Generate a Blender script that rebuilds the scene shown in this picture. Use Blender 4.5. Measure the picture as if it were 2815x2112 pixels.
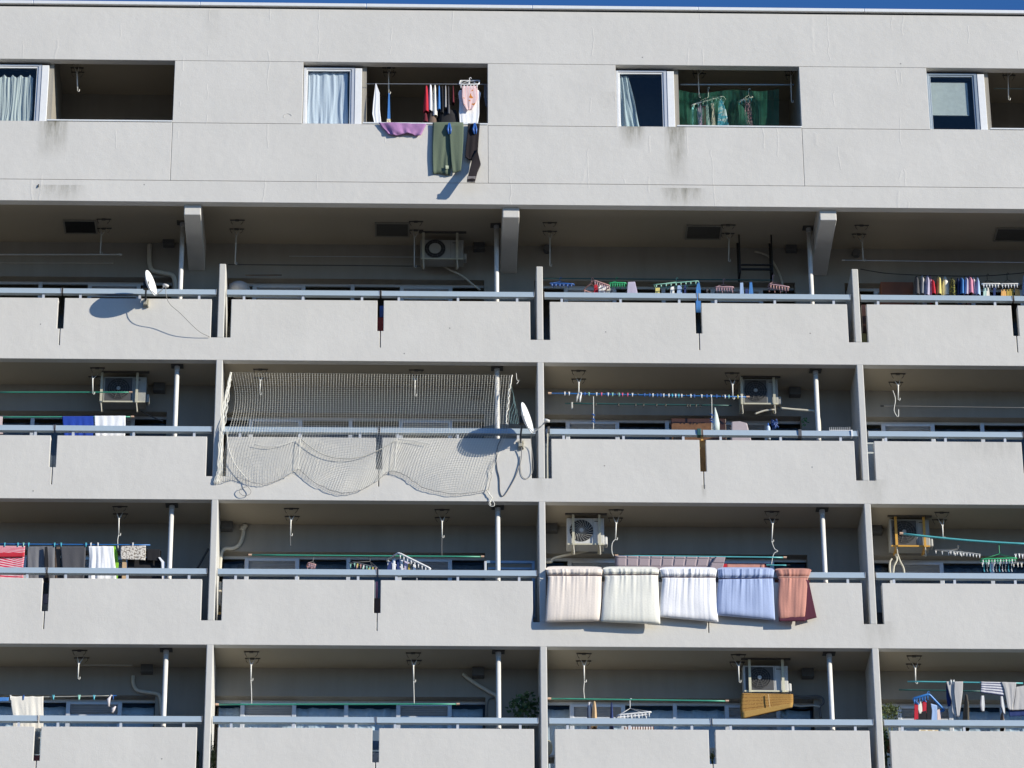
import bpy, bmesh, math, random
from mathutils import Vector, Matrix, noise
random.seed(7)
for o in list(bpy.data.objects): bpy.data.objects.remove(o)
S = bpy.context.scene
COL = S.collection
# ------------------------------------------------------------------ camera
PAN, TILT, ROLL = 0.0302752, 0.4803385, -0.00661457
CPOS = Vector((3.48248, -61.38888, -32.44614)); FPX = 10551.46
F = Vector((math.sin(PAN)*math.cos(TILT), math.cos(PAN)*math.cos(TILT), math.sin(TILT)))
R0 = F.cross(Vector((0, 0, 1))).normalized(); U0 = R0.cross(F)
RR = math.cos(ROLL)*R0 + math.sin(ROLL)*U0; UU = -math.sin(ROLL)*R0 + math.cos(ROLL)*U0
cd = bpy.data.cameras.new('camera'); cam = bpy.data.objects.new('camera', cd); COL.objects.link(cam)
cam.matrix_world = Matrix.Translation(CPOS) @ Matrix((RR, UU, -F)).transposed().to_4x4()
cd.sensor_width = 36; cd.lens = 36*FPX/2815; cd.clip_start = 1; cd.clip_end = 3000
S.camera = cam
# ------------------------------------------------------------------ light
SUN = Vector((1.74, -1.0, 0.65)).normalized()            # towards the sun
EL = math.asin(SUN.z); AZ = math.atan2(SUN.x, SUN.y)
w = bpy.data.worlds.new('World'); S.world = w; w.use_nodes = True
nt = w.node_tree; bg = nt.nodes['Background']
sky = nt.nodes.new('ShaderNodeTexSky'); sky.sky_type = 'NISHITA'; sky.sun_disc = False
sky.sun_elevation = EL; sky.sun_rotation = AZ; sky.air_density = 1.0; sky.dust_density = 0.0; sky.ozone_density = 10.0
nt.links.new(sky.outputs[0], bg.inputs[0]); bg.inputs[1].default_value = 0.135
sl = bpy.data.lights.new('sun', 'SUN'); sl.energy = 5.0; sl.angle = math.radians(0.5); sl.color = (1.0, 0.93, 0.785)
so = bpy.data.objects.new('sun', sl); COL.objects.link(so)
so.rotation_euler = (-SUN).to_track_quat('-Z', 'Y').to_euler(); so.location = SUN*50
S.view_settings.view_transform = 'Standard'; S.view_settings.look = 'None'
S.view_settings.exposure = 0.26; S.view_settings.gamma = 1
S.cycles.max_bounces = 8; S.cycles.diffuse_bounces = 5; S.cycles.transparent_max_bounces = 12

# ------------------------------------------------------------------ photo measurements -> points on a plane at depth y
ZN = dict(t0=(0,0,2.964), t1=(700,0,2.964), t2=(1400,0,2.964), t3=(2115,0,2.964),
  a0=(0,540,3.16), b0=(700,540,3.16), c0=(1400,540,3.16), d0=(2115,540,3.16),
  a1=(0,960,3.16), b1=(560,960,3.772), e1=(1050,960,3.772), c1=(1480,960,3.687), d1=(2050,960,2.8915),
  a2=(0,1360,3.16), b2=(580,1360,3.687), e2=(1050,1360,3.952), c2=(1480,1360,2.6976), d2=(2250,1360,3.915),
  a3=(0,1750,3.687), b3=(560,1750,3.687), e3=(1050,1750,4.424), c3=(1480,1750,3.687), g3=(1950,1750,4.424), d3=(2350,1750,4.585),
  px=(0,0,1))
def ray(zn, x, y):
    ox, oy, s = ZN[zn]; u = ox+x/s; v = oy+y/s
    return F*FPX + RR*(u-1407.5) + UU*(1056-v)
def P(zn, x, y, d):
    r = ray(zn, x, y); return CPOS + r*((d-CPOS.y)/r.y)
def PZ(zn, x, y, z):
    r = ray(zn, x, y); return CPOS + r*((z-CPOS.z)/r.z)

# ------------------------------------------------------------------ materials
MC = {}
def srgb(r, g, b):
    f = lambda c: (c/255/12.92) if c/255 <= .04045 else ((c/255+.055)/1.055)**2.4
    return (f(r), f(g), f(b), 1)
def newmat(name):
    m = bpy.data.materials.new(name); m.use_nodes = True
    return m, m.node_tree, m.node_tree.nodes['Principled BSDF']
def M(name, col=(.5,.5,.5,1), rough=.6, metal=0, spec=.5, var=.06, scale=14, bump=0.0):
    if name in MC: return MC[name]
    m, t, b = newmat(name); MC[name] = m
    if len(col) == 3: col = (*col, 1)
    b.inputs['Roughness'].default_value = rough; b.inputs['Metallic'].default_value = metal
    b.inputs['Specular IOR Level'].default_value = spec
    n = t.nodes.new('ShaderNodeTexNoise'); n.inputs['Scale'].default_value = scale; n.inputs['Detail'].default_value = 4
    tc = t.nodes.new('ShaderNodeTexCoord'); t.links.new(tc.outputs['Object'], n.inputs['Vector'])
    cr = t.nodes.new('ShaderNodeValToRGB')
    cr.color_ramp.elements[0].position = .3; cr.color_ramp.elements[1].position = .7
    cr.color_ramp.elements[0].color = tuple(c*(1-var) for c in col[:3])+(1,)
    cr.color_ramp.elements[1].color = tuple(min(1, c*(1+var)) for c in col[:3])+(1,)
    t.links.new(n.outputs['Fac'], cr.inputs[0]); t.links.new(cr.outputs[0], b.inputs['Base Color'])
    if bump:
        bp = t.nodes.new('ShaderNodeBump'); bp.inputs['Strength'].default_value = bump; bp.inputs['Distance'].default_value = .01
        n2 = t.nodes.new('ShaderNodeTexNoise'); n2.inputs['Scale'].default_value = scale*3; n2.inputs['Detail'].default_value = 5
        t.links.new(tc.outputs['Object'], n2.inputs['Vector']); t.links.new(n2.outputs['Fac'], bp.inputs['Height']); t.links.new(bp.outputs[0], b.inputs['Normal'])
    return m
def math_(t, op, a, b=None, c=None, clamp=False):
    n = t.nodes.new('ShaderNodeMath'); n.operation = op; n.use_clamp = clamp
    for i, x in enumerate((a, b, c)):
        if x is None: continue
        if isinstance(x, (int, float)): n.inputs[i].default_value = x
        else: t.links.new(x, n.inputs[i])
    return n.outputs[0]
def concrete(name, col, stains=(), bump=.5, streak=.05, cracks=False):
    m, t, b = newmat(name); MC[name] = m
    b.inputs['Roughness'].default_value = .88; b.inputs['Specular IOR Level'].default_value = .25
    tc = t.nodes.new('ShaderNodeTexCoord'); obj = tc.outputs['Object']
    def noise(scale, vs=(1,1,1), detail=4, rough=.55):
        mp = t.nodes.new('ShaderNodeMapping'); mp.inputs['Scale'].default_value = vs; t.links.new(obj, mp.inputs[0])
        n = t.nodes.new('ShaderNodeTexNoise'); n.inputs['Scale'].default_value = scale; n.inputs['Detail'].default_value = detail
        n.inputs['Roughness'].default_value = rough; t.links.new(mp.outputs[0], n.inputs['Vector']); return n.outputs['Fac']
    big = noise(.9, detail=5); fine = noise(26, detail=5, rough=.7); strk = noise(5, (1, 1, .12), 5)
    val = math_(t, 'ADD', math_(t, 'MULTIPLY', math_(t, 'SUBTRACT', big, .5), .16),
          math_(t, 'ADD', math_(t, 'MULTIPLY', math_(t, 'SUBTRACT', fine, .5), .08), math_(t, 'MULTIPLY', math_(t, 'SUBTRACT', strk, .5), streak)))
    val = math_(t, 'ADD', val, 1.0)
    sx = t.nodes.new('ShaderNodeSeparateXYZ'); t.links.new(obj, sx.inputs[0]); X, Z = sx.outputs[0], sx.outputs[2]
    mix = t.nodes.new('ShaderNodeVectorMath'); mix.operation = 'SCALE'; mix.inputs[0].default_value = col[:3]; t.links.new(val, mix.inputs['Scale'])
    out = mix.outputs[0]
    if stains:
        drip = noise(9, (1, 1, .18), 6, .7); total = None
        for (cx, ztop, hw, h, s) in stains:
            dx = math_(t, 'DIVIDE', math_(t, 'SUBTRACT', X, cx), hw)
            gx = math_(t, 'SUBTRACT', 1, math_(t, 'MULTIPLY', dx, dx), clamp=True)
            dz = math_(t, 'DIVIDE', math_(t, 'SUBTRACT', ztop, Z), h)          # 0 at top .. 1 at the foot
            gz = math_(t, 'SUBTRACT', 1, math_(t, 'ABSOLUTE', dz), clamp=True)
            top = math_(t, 'GREATER_THAN', dz, -.02)
            k = math_(t, 'MULTIPLY', math_(t, 'MULTIPLY', gx, gz), math_(t, 'MULTIPLY', top, s))
            total = k if total is None else math_(t, 'ADD', total, k)
        total = math_(t, 'MULTIPLY', total, math_(t, 'MULTIPLY', math_(t, 'SUBTRACT', drip, .28, clamp=True), 3.0), clamp=True)
        mx = t.nodes.new('ShaderNodeMix'); mx.data_type = 'RGBA'; t.links.new(total, mx.inputs[0])
        t.links.new(out, mx.inputs[6]); mx.inputs[7].default_value = (.19, .18, .14, 1); out = mx.outputs[2]
    t.links.new(out, b.inputs['Base Color'])
    h = math_(t, 'ADD', math_(t, 'MULTIPLY', noise(38, detail=6, rough=.75), .55), math_(t, 'ADD', math_(t, 'MULTIPLY', noise(2.2, detail=3), 1.3), math_(t, 'MULTIPLY', noise(7, detail=3), .7)))
    if cracks:
        mp = t.nodes.new('ShaderNodeMapping'); mp.inputs['Scale'].default_value = (1.1, 1, .07); t.links.new(obj, mp.inputs[0])
        dn = t.nodes.new('ShaderNodeTexNoise'); dn.inputs['Scale'].default_value = 3; t.links.new(obj, dn.inputs['Vector'])
        av = t.nodes.new('ShaderNodeVectorMath'); av.operation = 'MULTIPLY_ADD'; t.links.new(dn.outputs['Color'], av.inputs[0]); av.inputs[1].default_value = (.12, .0, .05)
        t.links.new(mp.outputs[0], av.inputs[2])
        vo = t.nodes.new('ShaderNodeTexVoronoi'); vo.feature = 'DISTANCE_TO_EDGE'; vo.inputs['Scale'].default_value = .8; t.links.new(av.outputs[0], vo.inputs['Vector'])
        line = math_(t, 'SUBTRACT', 1, math_(t, 'DIVIDE', vo.outputs['Distance'], .012), clamp=True)
        patch = math_(t, 'GREATER_THAN', noise(1.3, detail=1), .56)
        h = math_(t, 'ADD', h, math_(t, 'MULTIPLY', math_(t, 'MULTIPLY', line, patch), .35))
    bp = t.nodes.new('ShaderNodeBump'); bp.inputs['Strength'].default_value = bump; bp.inputs['Distance'].default_value = .012
    t.links.new(h, bp.inputs['Height']); t.links.new(bp.outputs[0], b.inputs['Normal'])
    return m
def fabric(name, col=(.5,.5,.5), stripes=None, sheen=.2, pattern=None, rough=.9, quilt=None):
    if name in MC: return MC[name]
    m, t, b = newmat(name); MC[name] = m
    if len(col) == 3: col = (*col, 1)
    b.inputs['Roughness'].default_value = rough; b.inputs['Specular IOR Level'].default_value = .15
    try: b.inputs['Sheen Weight'].default_value = sheen*.3
    except Exception: pass
    uv = t.nodes.new('ShaderNodeUVMap'); sp = t.nodes.new('ShaderNodeSeparateXYZ'); t.links.new(uv.outputs[0], sp.inputs[0])
    n = t.nodes.new('ShaderNodeTexNoise'); n.inputs['Scale'].default_value = 30; n.inputs['Detail'].default_value = 4; t.links.new(uv.outputs[0], n.inputs['Vector'])
    base = t.nodes.new('ShaderNodeVectorMath'); base.operation = 'SCALE'; base.inputs[0].default_value = col[:3]
    t.links.new(math_(t, 'ADD', math_(t, 'MULTIPLY', n.outputs['Fac'], .16), .92), base.inputs['Scale']); out = base.outputs[0]
    def mixin(fac, c):
        mx = t.nodes.new('ShaderNodeMix'); mx.data_type = 'RGBA'; t.links.new(fac, mx.inputs[0]); t.links.new(out, mx.inputs[6])
        mx.inputs[7].default_value = (*c[:3], 1); return mx.outputs[2]
    if stripes:                                       # (axis, period m, duty, colour)
        ax, per, duty, c2 = stripes
        fr = math_(t, 'FRACT', math_(t, 'DIVIDE', sp.outputs[ax], per)); out = mixin(math_(t, 'LESS_THAN', fr, duty), c2)
    if pattern:                                       # (scale, threshold, colour)
        for sc, th, c2 in pattern:
            n3 = t.nodes.new('ShaderNodeTexNoise'); n3.inputs['Scale'].default_value = sc; n3.inputs['Detail'].default_value = 2; t.links.new(uv.outputs[0], n3.inputs['Vector'])
            out = mixin(math_(t, 'GREATER_THAN', n3.outputs['Fac'], th), c2)
    t.links.new(out, b.inputs['Base Color'])
    bp = t.nodes.new('ShaderNodeBump'); bp.inputs['Strength'].default_value = .35; bp.inputs['Distance'].default_value = .006
    if quilt:
        fx = math_(t, 'ABSOLUTE', math_(t, 'SUBTRACT', math_(t, 'FRACT', math_(t, 'DIVIDE', sp.outputs[0], quilt)), .5))
        fy = math_(t, 'ABSOLUTE', math_(t, 'SUBTRACT', math_(t, 'FRACT', math_(t, 'DIVIDE', sp.outputs[1], quilt)), .5))
        hh = math_(t, 'MINIMUM', math_(t, 'MULTIPLY', math_(t, 'SUBTRACT', .5, fx), 8), math_(t, 'MULTIPLY', math_(t, 'SUBTRACT', .5, fy), 8), clamp=True)
        bp.inputs['Strength'].default_value = 1; bp.inputs['Distance'].default_value = .014; t.links.new(hh, bp.inputs['Height'])
    else: t.links.new(n.outputs['Fac'], bp.inputs['Height'])
    t.links.new(bp.outputs[0], b.inputs['Normal'])
    return m
def glass(name, tint=(.55,.66,.74), refl=.03):
    m, t, b = newmat(name); MC[name] = m
    out = t.nodes['Material Output']; t.nodes.remove(b)
    tr = t.nodes.new('ShaderNodeBsdfTransparent'); tr.inputs[0].default_value = (*tint, 1)
    gl = t.nodes.new('ShaderNodeBsdfGlossy'); gl.inputs['Roughness'].default_value = .03; gl.inputs[0].default_value = (1,.92,.80,1)
    lw = t.nodes.new('ShaderNodeLayerWeight'); lw.inputs[0].default_value = .5
    f = math_(t, 'ADD', math_(t, 'MULTIPLY', math_(t, 'POWER', lw.outputs['Facing'], 4.0), .7), refl, clamp=True)
    ms = t.nodes.new('ShaderNodeMixShader'); t.links.new(f, ms.inputs[0]); t.links.new(tr.outputs[0], ms.inputs[1]); t.links.new(gl.outputs[0], ms.inputs[2])
    t.links.new(ms.outputs[0], out.inputs[0]); return m

# ------------------------------------------------------------------ mesh helpers
def bx(bm, x0, x1, y0, y1, z0, z1):
    v = [bm.verts.new((x, y, z)) for x in (x0, x1) for y in (y0, y1) for z in (z0, z1)]
    for f in ((0,1,3,2),(4,6,7,5),(0,4,5,1),(2,3,7,6),(0,2,6,4),(1,5,7,3)): bm.faces.new([v[i] for i in f])
def prism(bm, pts, y0, y1):           # polygon in x,z extruded along y
    a = [bm.verts.new((x, y0, z)) for x, z in pts]; b = [bm.verts.new((x, y1, z)) for x, z in pts]
    bm.faces.new(a); bm.faces.new(b[::-1]); n = len(pts)
    for i in range(n): bm.faces.new((a[i], b[i], b[(i+1) % n], a[(i+1) % n]))
def prismx(bm, pts, x0, x1):          # polygon in y,z extruded along x
    a = [bm.verts.new((x0, y, z)) for y, z in pts]; b = [bm.verts.new((x1, y, z)) for y, z in pts]
    bm.faces.new(a); bm.faces.new(b[::-1]); n = len(pts)
    for i in range(n): bm.faces.new((a[i], b[i], b[(i+1) % n], a[(i+1) % n]))
def tube(bm, pts, r, n=6, closed=False, cap=True):
    pts = [Vector(p) for p in pts]; N = len(pts); rings = []
    for i, p in enumerate(pts):
        if closed: d = pts[(i+1) % N]-pts[i-1]
        else: d = pts[min(i+1, N-1)]-pts[max(i-1, 0)]
        d.normalize(); a = d.cross(Vector((.31, .17, .93)))
        if a.length < .05: a = d.cross(Vector((1, 0, 0)))
        a.normalize(); b = d.cross(a); rr = r[i] if isinstance(r, (list, tuple)) else r
        rings.append([bm.verts.new(p+(a*math.cos(2*math.pi*k/n)+b*math.sin(2*math.pi*k/n))*rr) for k in range(n)])
    for i in range(N if closed else N-1):
        q, s = rings[i], rings[(i+1) % N]
        for k in range(n): bm.faces.new((q[k], q[(k+1) % n], s[(k+1) % n], s[k]))
    if cap and not closed: bm.faces.new(rings[0][::-1]); bm.faces.new(rings[-1])
def smoothpath(pts, k=6):
    pts = [Vector(p) for p in pts]; out = []
    for i in range(len(pts)-1):
        p0, p1, p2, p3 = pts[max(i-1,0)], pts[i], pts[i+1], pts[min(i+2,len(pts)-1)]
        for j in range(k):
            t = j/k; out.append(.5*((2*p1)+(p2-p0)*t+(2*p0-5*p1+4*p2-p3)*t*t+(3*p1-p0-3*p2+p3)*t**3))
    out.append(pts[-1]); return out
def OB(name, bm, mat, parent=None, smooth=False, bevel=0, label=None, cat=None, group=None, kind=None, solid=0):
    bmesh.ops.recalc_face_normals(bm, faces=bm.faces)
    me = bpy.data.meshes.new(name); bm.to_mesh(me); bm.free()
    if smooth:
        for p in me.polygons: p.use_smooth = True
    me.materials.append(mat)
    o = bpy.data.objects.new(name, me); COL.objects.link(o)
    if parent is not None: o.parent = parent
    if bevel:
        b = o.modifiers.new('bevel', 'BEVEL'); b.width = bevel; b.segments = 2; b.limit_method = 'ANGLE'; b.angle_limit = math.radians(40)
    if solid:
        s = o.modifiers.new('solid', 'SOLIDIFY'); s.thickness = solid; s.offset = 0
    if label: o['label'] = label
    if cat: o['category'] = cat
    if group: o['group'] = group
    if kind: o['kind'] = kind
    return o
def E(name, label, cat, group=None, loc=(0,0,0)):
    o = bpy.data.objects.new(name, None); COL.objects.link(o); o.empty_display_size = .1
    o['label'] = label; o['category'] = cat
    if group: o['group'] = group
    return o
B = bmesh.new
ROW = ['top balcony row', 'second balcony row', 'third balcony row', 'lowest balcony row']
BAY = dict(A='leftmost bay', B='second bay', C='third bay', D='rightmost bay')
def at(bay, row): return f"{BAY[bay]} of the {ROW[row]}"

# ------------------------------------------------------------------ colours
WALL = (.615, .60, .57)
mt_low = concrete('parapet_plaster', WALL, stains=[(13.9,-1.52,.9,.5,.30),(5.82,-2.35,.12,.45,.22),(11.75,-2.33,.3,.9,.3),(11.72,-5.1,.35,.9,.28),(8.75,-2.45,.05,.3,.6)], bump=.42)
mt_top = concrete('upper_wall_plaster', WALL, stains=[(-3.08,4.46,.30,.85,.9),(-2.9,3.1,.5,.42,.55),(7.56,4.46,.26,.5,.9),(8.36,4.46,.22,1.25,1.0),(8.45,3.15,.45,.42,.8),(-.25,6.9,.2,.9,.18),(7.2,5.2,.25,.6,.12)], bump=.42, cracks=True)
mt_part = concrete('partition_plaster', (.56, .555, .535), bump=.42)
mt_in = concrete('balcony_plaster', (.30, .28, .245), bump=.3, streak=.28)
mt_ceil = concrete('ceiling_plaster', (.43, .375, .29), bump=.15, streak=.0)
mt_rail = M('anodised_aluminium', (.44,.53,.60), .4, .15, var=.02)
mt_alu = M('window_aluminium', (.62,.64,.67), .45, .3, var=.03)
mt_white = M('white_painted_metal', (.78,.79,.80), .45, 0, var=.03)
mt_cop = M('coping_metal', (.82,.83,.82), .5, .2, var=.03)
mt_dark = M('shadow_line_black', (.02,.02,.022), .9)
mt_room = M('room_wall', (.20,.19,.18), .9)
mt_pvc = M('pvc_pipe', (.76,.75,.72), .4, 0, var=.05)
mt_beige = M('beige_pipe_cover', (.55,.52,.44), .6, 0)
mt_iron = M('weathered_steel', (.10,.095,.085), .7, .3)
mt_blk = M('black_steel', (.02,.02,.02), .5, .3)
mt_plate = M('vent_box_metal', (.14,.14,.14), .6, .2)
mt_g = glass('window_glass', (.90,.94,.97)); mt_g2 = glass('door_glass', (.86,.91,.94), .012)
mt_wrod = M('white_rod', (.80,.79,.74), .5, 0)
mt_cord = M('grey_cord', (.20,.20,.20), .8, 0)

# ------------------------------------------------------------------ ground
bm = B(); bmesh.ops.create_grid(bm, x_segments=2, y_segments=2, size=1500)
for v in bm.verts: v.co.z = -34.0
OB('ground', bm, M('asphalt_ground', (.10,.095,.085), .9, var=.15, scale=.4), kind='structure')

# ------------------------------------------------------------------ the building
W, T_, H, D = 5.798, .1203, 2.8, 1.08
PR = -.896; XL, XR = -6.9, 18.6
bld = E('apartment_building', 'long white concrete apartment block with rows of balconies and recessed top floor windows', 'apartment block')
KS = [-1, 0, 1, 2, 3]
def zt(j): return -H*(j-1)
for j in range(0, 12):                                     # parapets, one per storey
    z0, zp, zn_, zm, zg = zt(j+1), zt(j)-1.546, zt(j)-2.3355, zt(j)-2.178, zt(j)-2.52
    up = [(XL, z0), (XR, z0), (XR, zp)]
    for k in reversed(KS):
        x = k*W
        if k < 3:
            m = x+2.955
            up += [(m+.057, zp), (m+.057, zm), (m+.008, zm), (m+.008, zg), (m-.008, zg), (m-.008, zm), (m-.057, zm), (m-.057, zp)]
        up += [(x+T_+.120, zp), (x+T_+.120, zn_), (x-.117, zn_), (x-.117, zp)]
    up += [(XL, zp)]
    # order: right to left along the top; mid notch of bay k lies right of fin k
    bm = B(); prism(bm, up[::-1], 0, .15)
    OB('parapet', bm, mt_low, bld, bevel=.012)
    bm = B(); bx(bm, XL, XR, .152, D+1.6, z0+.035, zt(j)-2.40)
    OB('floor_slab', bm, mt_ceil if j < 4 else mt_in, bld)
    for k in KS:
        x = k*W; bm = B()
        if j == 0: bx(bm, x, x+T_, .003, D, zn_, 1.997)
        else: bx(bm, x, x+T_, .003, D, zn_-.002, zt(j)+.033)
        OB('partition_wall', bm, mt_part, bld, bevel=.014)
    if j > 4: continue
    # back wall with the door opening
    zc = 3.03 if j == 0 else zt(j)+.033
    zf = zt(j)-2.40; zl = zt(j)-.505
    if j > 3: continue
    for k in (-1, 0, 1, 2):
        x = k*W; bm = B()
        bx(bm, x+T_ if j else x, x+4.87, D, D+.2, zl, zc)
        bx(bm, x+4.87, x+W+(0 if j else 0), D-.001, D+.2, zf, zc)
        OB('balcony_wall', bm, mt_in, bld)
        yw = D+.20
        for (xa, xb) in ((.56, 1.54), (3.30, 4.28)):           # framed units with a louvre panel over the glass
            xa += x; xb += x
            bm = B(); fr = .075; zt_ = zl-.06
            bx(bm, xa, xa+fr, yw-.05, yw+.03, zf, zt_); bx(bm, xb-fr, xb, yw-.05, yw+.03, zf, zt_)
            bx(bm, xa+fr, xb-fr, yw-.05, yw+.03, zt_-.05, zt_); bx(bm, xa+fr, xb-fr, yw-.04, yw+.03, zt_-.27, zt_-.235)
            u = OB('window_unit', bm, mt_alu, bld, bevel=.004)
            bm = B()
            for q in range(5):
                zz = zt_-.062-q*.034
                prismx(bm, [(yw-.03, zz-.018), (yw-.026, zz-.021), (yw+.01, zz), (yw+.006, zz+.003)], xa+fr+.002, xb-fr-.002)
            bx(bm, xa+fr+.002, xb-fr-.002, yw+.012, yw+.02, zt_-.234, zt_-.052)
            OB('louvre', bm, mt_alu, u)
            bm = B(); bx(bm, xa+fr+.001, xb-fr-.001, yw-.005, yw, zf+.02, zt_-.272); OB('pane', bm, mt_g2, u)
        bm = B(); bx(bm, x+2.385, x+2.455, yw-.04, yw+.03, zf, zl-.03)
        bx(bm, x+T_+.002, x+4.869, yw-.01, yw+.03, zl-.055, zl-.003)
        OB('door_frame', bm, mt_alu, bld)
        for xa, xb in ((T_+.003, .559), (1.541, 2.384), (2.456, 3.299), (4.281, 4.868)):
            bm = B(); bx(bm, x+xa, x+xb, yw+.001, yw+.006, zf+.02, zl-.056); OB('glass_door', bm, mt_g2, bld)
    # handrails
    rz0, rz1 = zt(j)-1.437, zt(j)-1.322
    for k in (-1, 0, 1, 2):
        x = k*W
        for (xa, xb) in ((T_+.035, 2.955-.022), (2.955+.022, W-.045)):
            bm = B(); prismx(bm, [(.028, rz0+.014), (.022, rz0+.012), (.022, rz0), (.118, rz0), (.118, rz1-.012), (.106, rz1), (.046, rz1), (.033, rz1-.008)], x+xa, x+xb)
            h = OB('handrail', bm, mt_rail, bld)
            bm = B()
            for xx, dd in ((xa, 1), (xb, -1)):
                a, b = sorted((x+xx+dd*.0, x+xx-dd*.010)); bx(bm, a, b, .024, .116, rz0+.002, rz1-.002)
            OB('end_cap', bm, M('grey_end_cap', (.28,.28,.29), .5), h)
            for q in range(3):
                px = x+xa+.31+q*1.075 if xa < 1 else x+xa+.31+q*1.08
                bm = B(); bx(bm, px-.022, px+.022, .05, .09, zp-.002, rz0+.002); OB('rail_post', bm, mt_alu, h)
        # rain pipe
        px = x+5.081
        bm = B(); tube(bm, [(px, .30, zf), (px, .30, zc)], .043, 20); o = OB('rain_pipe', bm, mt_pvc, bld, smooth=True)
        bm = B(); bx(bm, px-.11, px+.11, .22, .38, zc-.018, zc-.001); OB('flange', bm, mt_iron, o)
        bm = B(); tube(bm, [(px, .30, zc-.10), (px, .30, zc-.02)], .05, 16); OB('collar', bm, M('pipe_collar', (.45,.45,.46), .5), o)
    # vent boxes on the wall
# bracket beams under the overhang
for k in (-1, 0, 1, 2, 3):
    x = k*W
    bm = B(); prismx(bm, [(-.79, 2.565), (-.79, 3.031), (D+.001, 3.031), (D+.001, 2.44), (.35, 2.53)], x-.63, x-.325)
    OB('bracket_beam', bm, mt_low, bld, bevel=.015)
# overhang slab + top floor
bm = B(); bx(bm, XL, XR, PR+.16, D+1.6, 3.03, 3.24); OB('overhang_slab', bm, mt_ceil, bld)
WT, WB, GL, RT, OW = 5.80, 4.468, 3.222, 6.962, 3.42
g = .0035
bm = B(); bx(bm, XL, XR, PR, PR+.16, 2.774, GL-g); OB('upper_wall', bm, mt_top, bld, bevel=.006)
edges = [k*W-.8976 for k in (-1, 0, 1, 2, 3)]
xs = [XL]+edges+[XR]
for a, b in zip(xs[:-1], xs[1:]):
    bm = B(); bx(bm, a+g*(a != XL), b-g*(b != XR), PR, PR+.16, GL+g, WB-.018); OB('upper_wall', bm, mt_top, bld, bevel=.006)
for e in edges[:]:
    bm = B(); bx(bm, e, min(e+W-OW, XR), PR, PR+.16, WB-.018+2*g, WT-g); OB('upper_wall', bm, mt_top, bld, bevel=.006)
bm = B(); bx(bm, XL, XR, PR, PR+.16, WT+g*.3, RT); OB('upper_wall', bm, mt_top, bld, bevel=.010)
bm = B(); bx(bm, XL, XR, PR+.018, PR+.157, GL-.03, GL+.03)
for e in edges: bx(bm, e-.03, e+.03, PR+.018, PR+.157, GL+.03, WB-.02)
for e in edges:
    if e+W-OW < XR: bx(bm, e+.004, e+W-OW-.004, PR+.018, PR+.157, WB-.04, WB+.02); bx(bm, e+.004, e+W-OW-.004, PR+.018, PR+.157, WT-.03, WT+.02)
OB('joint_backing', bm, M('joint_sealant', (.25,.25,.24), .9), bld)
# thin parting strip below openings
bm = B()
for e in edges: bx(bm, e-OW+.001, e-.001, PR+.004, PR+.158, WB-.018+.001, WB-.002)
OB('sill_course', bm, mt_top, bld)
bm = B(); bx(bm, XL, XR, PR+.012, PR+.30, RT, RT+.04); bx(bm, XL, XR, PR+.3, D+1.6, 6.6, 7.0); OB('roof', bm, mt_dark, bld)  # front strip under the coping: its shadow line put in as black
cj = [P('px', u, 20, PR).x for u in (91, 550, 1007, 1463, 1918, 2374)]
cxs = [XL]+cj+[XR]
for a, b in zip(cxs[:-1], cxs[1:]):
    bm = B(); bx(bm, a+.004, b-.004, PR-.05, PR+.35, RT+.036, RT+.105); OB('roof_coping', bm, mt_cop, bld, bevel=.006)
# dark interior behind everything
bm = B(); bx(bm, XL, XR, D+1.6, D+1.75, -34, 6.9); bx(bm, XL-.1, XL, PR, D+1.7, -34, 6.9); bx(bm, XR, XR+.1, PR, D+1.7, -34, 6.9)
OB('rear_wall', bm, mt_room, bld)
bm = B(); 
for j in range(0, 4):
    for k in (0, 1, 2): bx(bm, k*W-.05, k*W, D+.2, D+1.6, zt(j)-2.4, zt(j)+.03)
OB('room_divider', bm, mt_room, bld)
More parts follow.
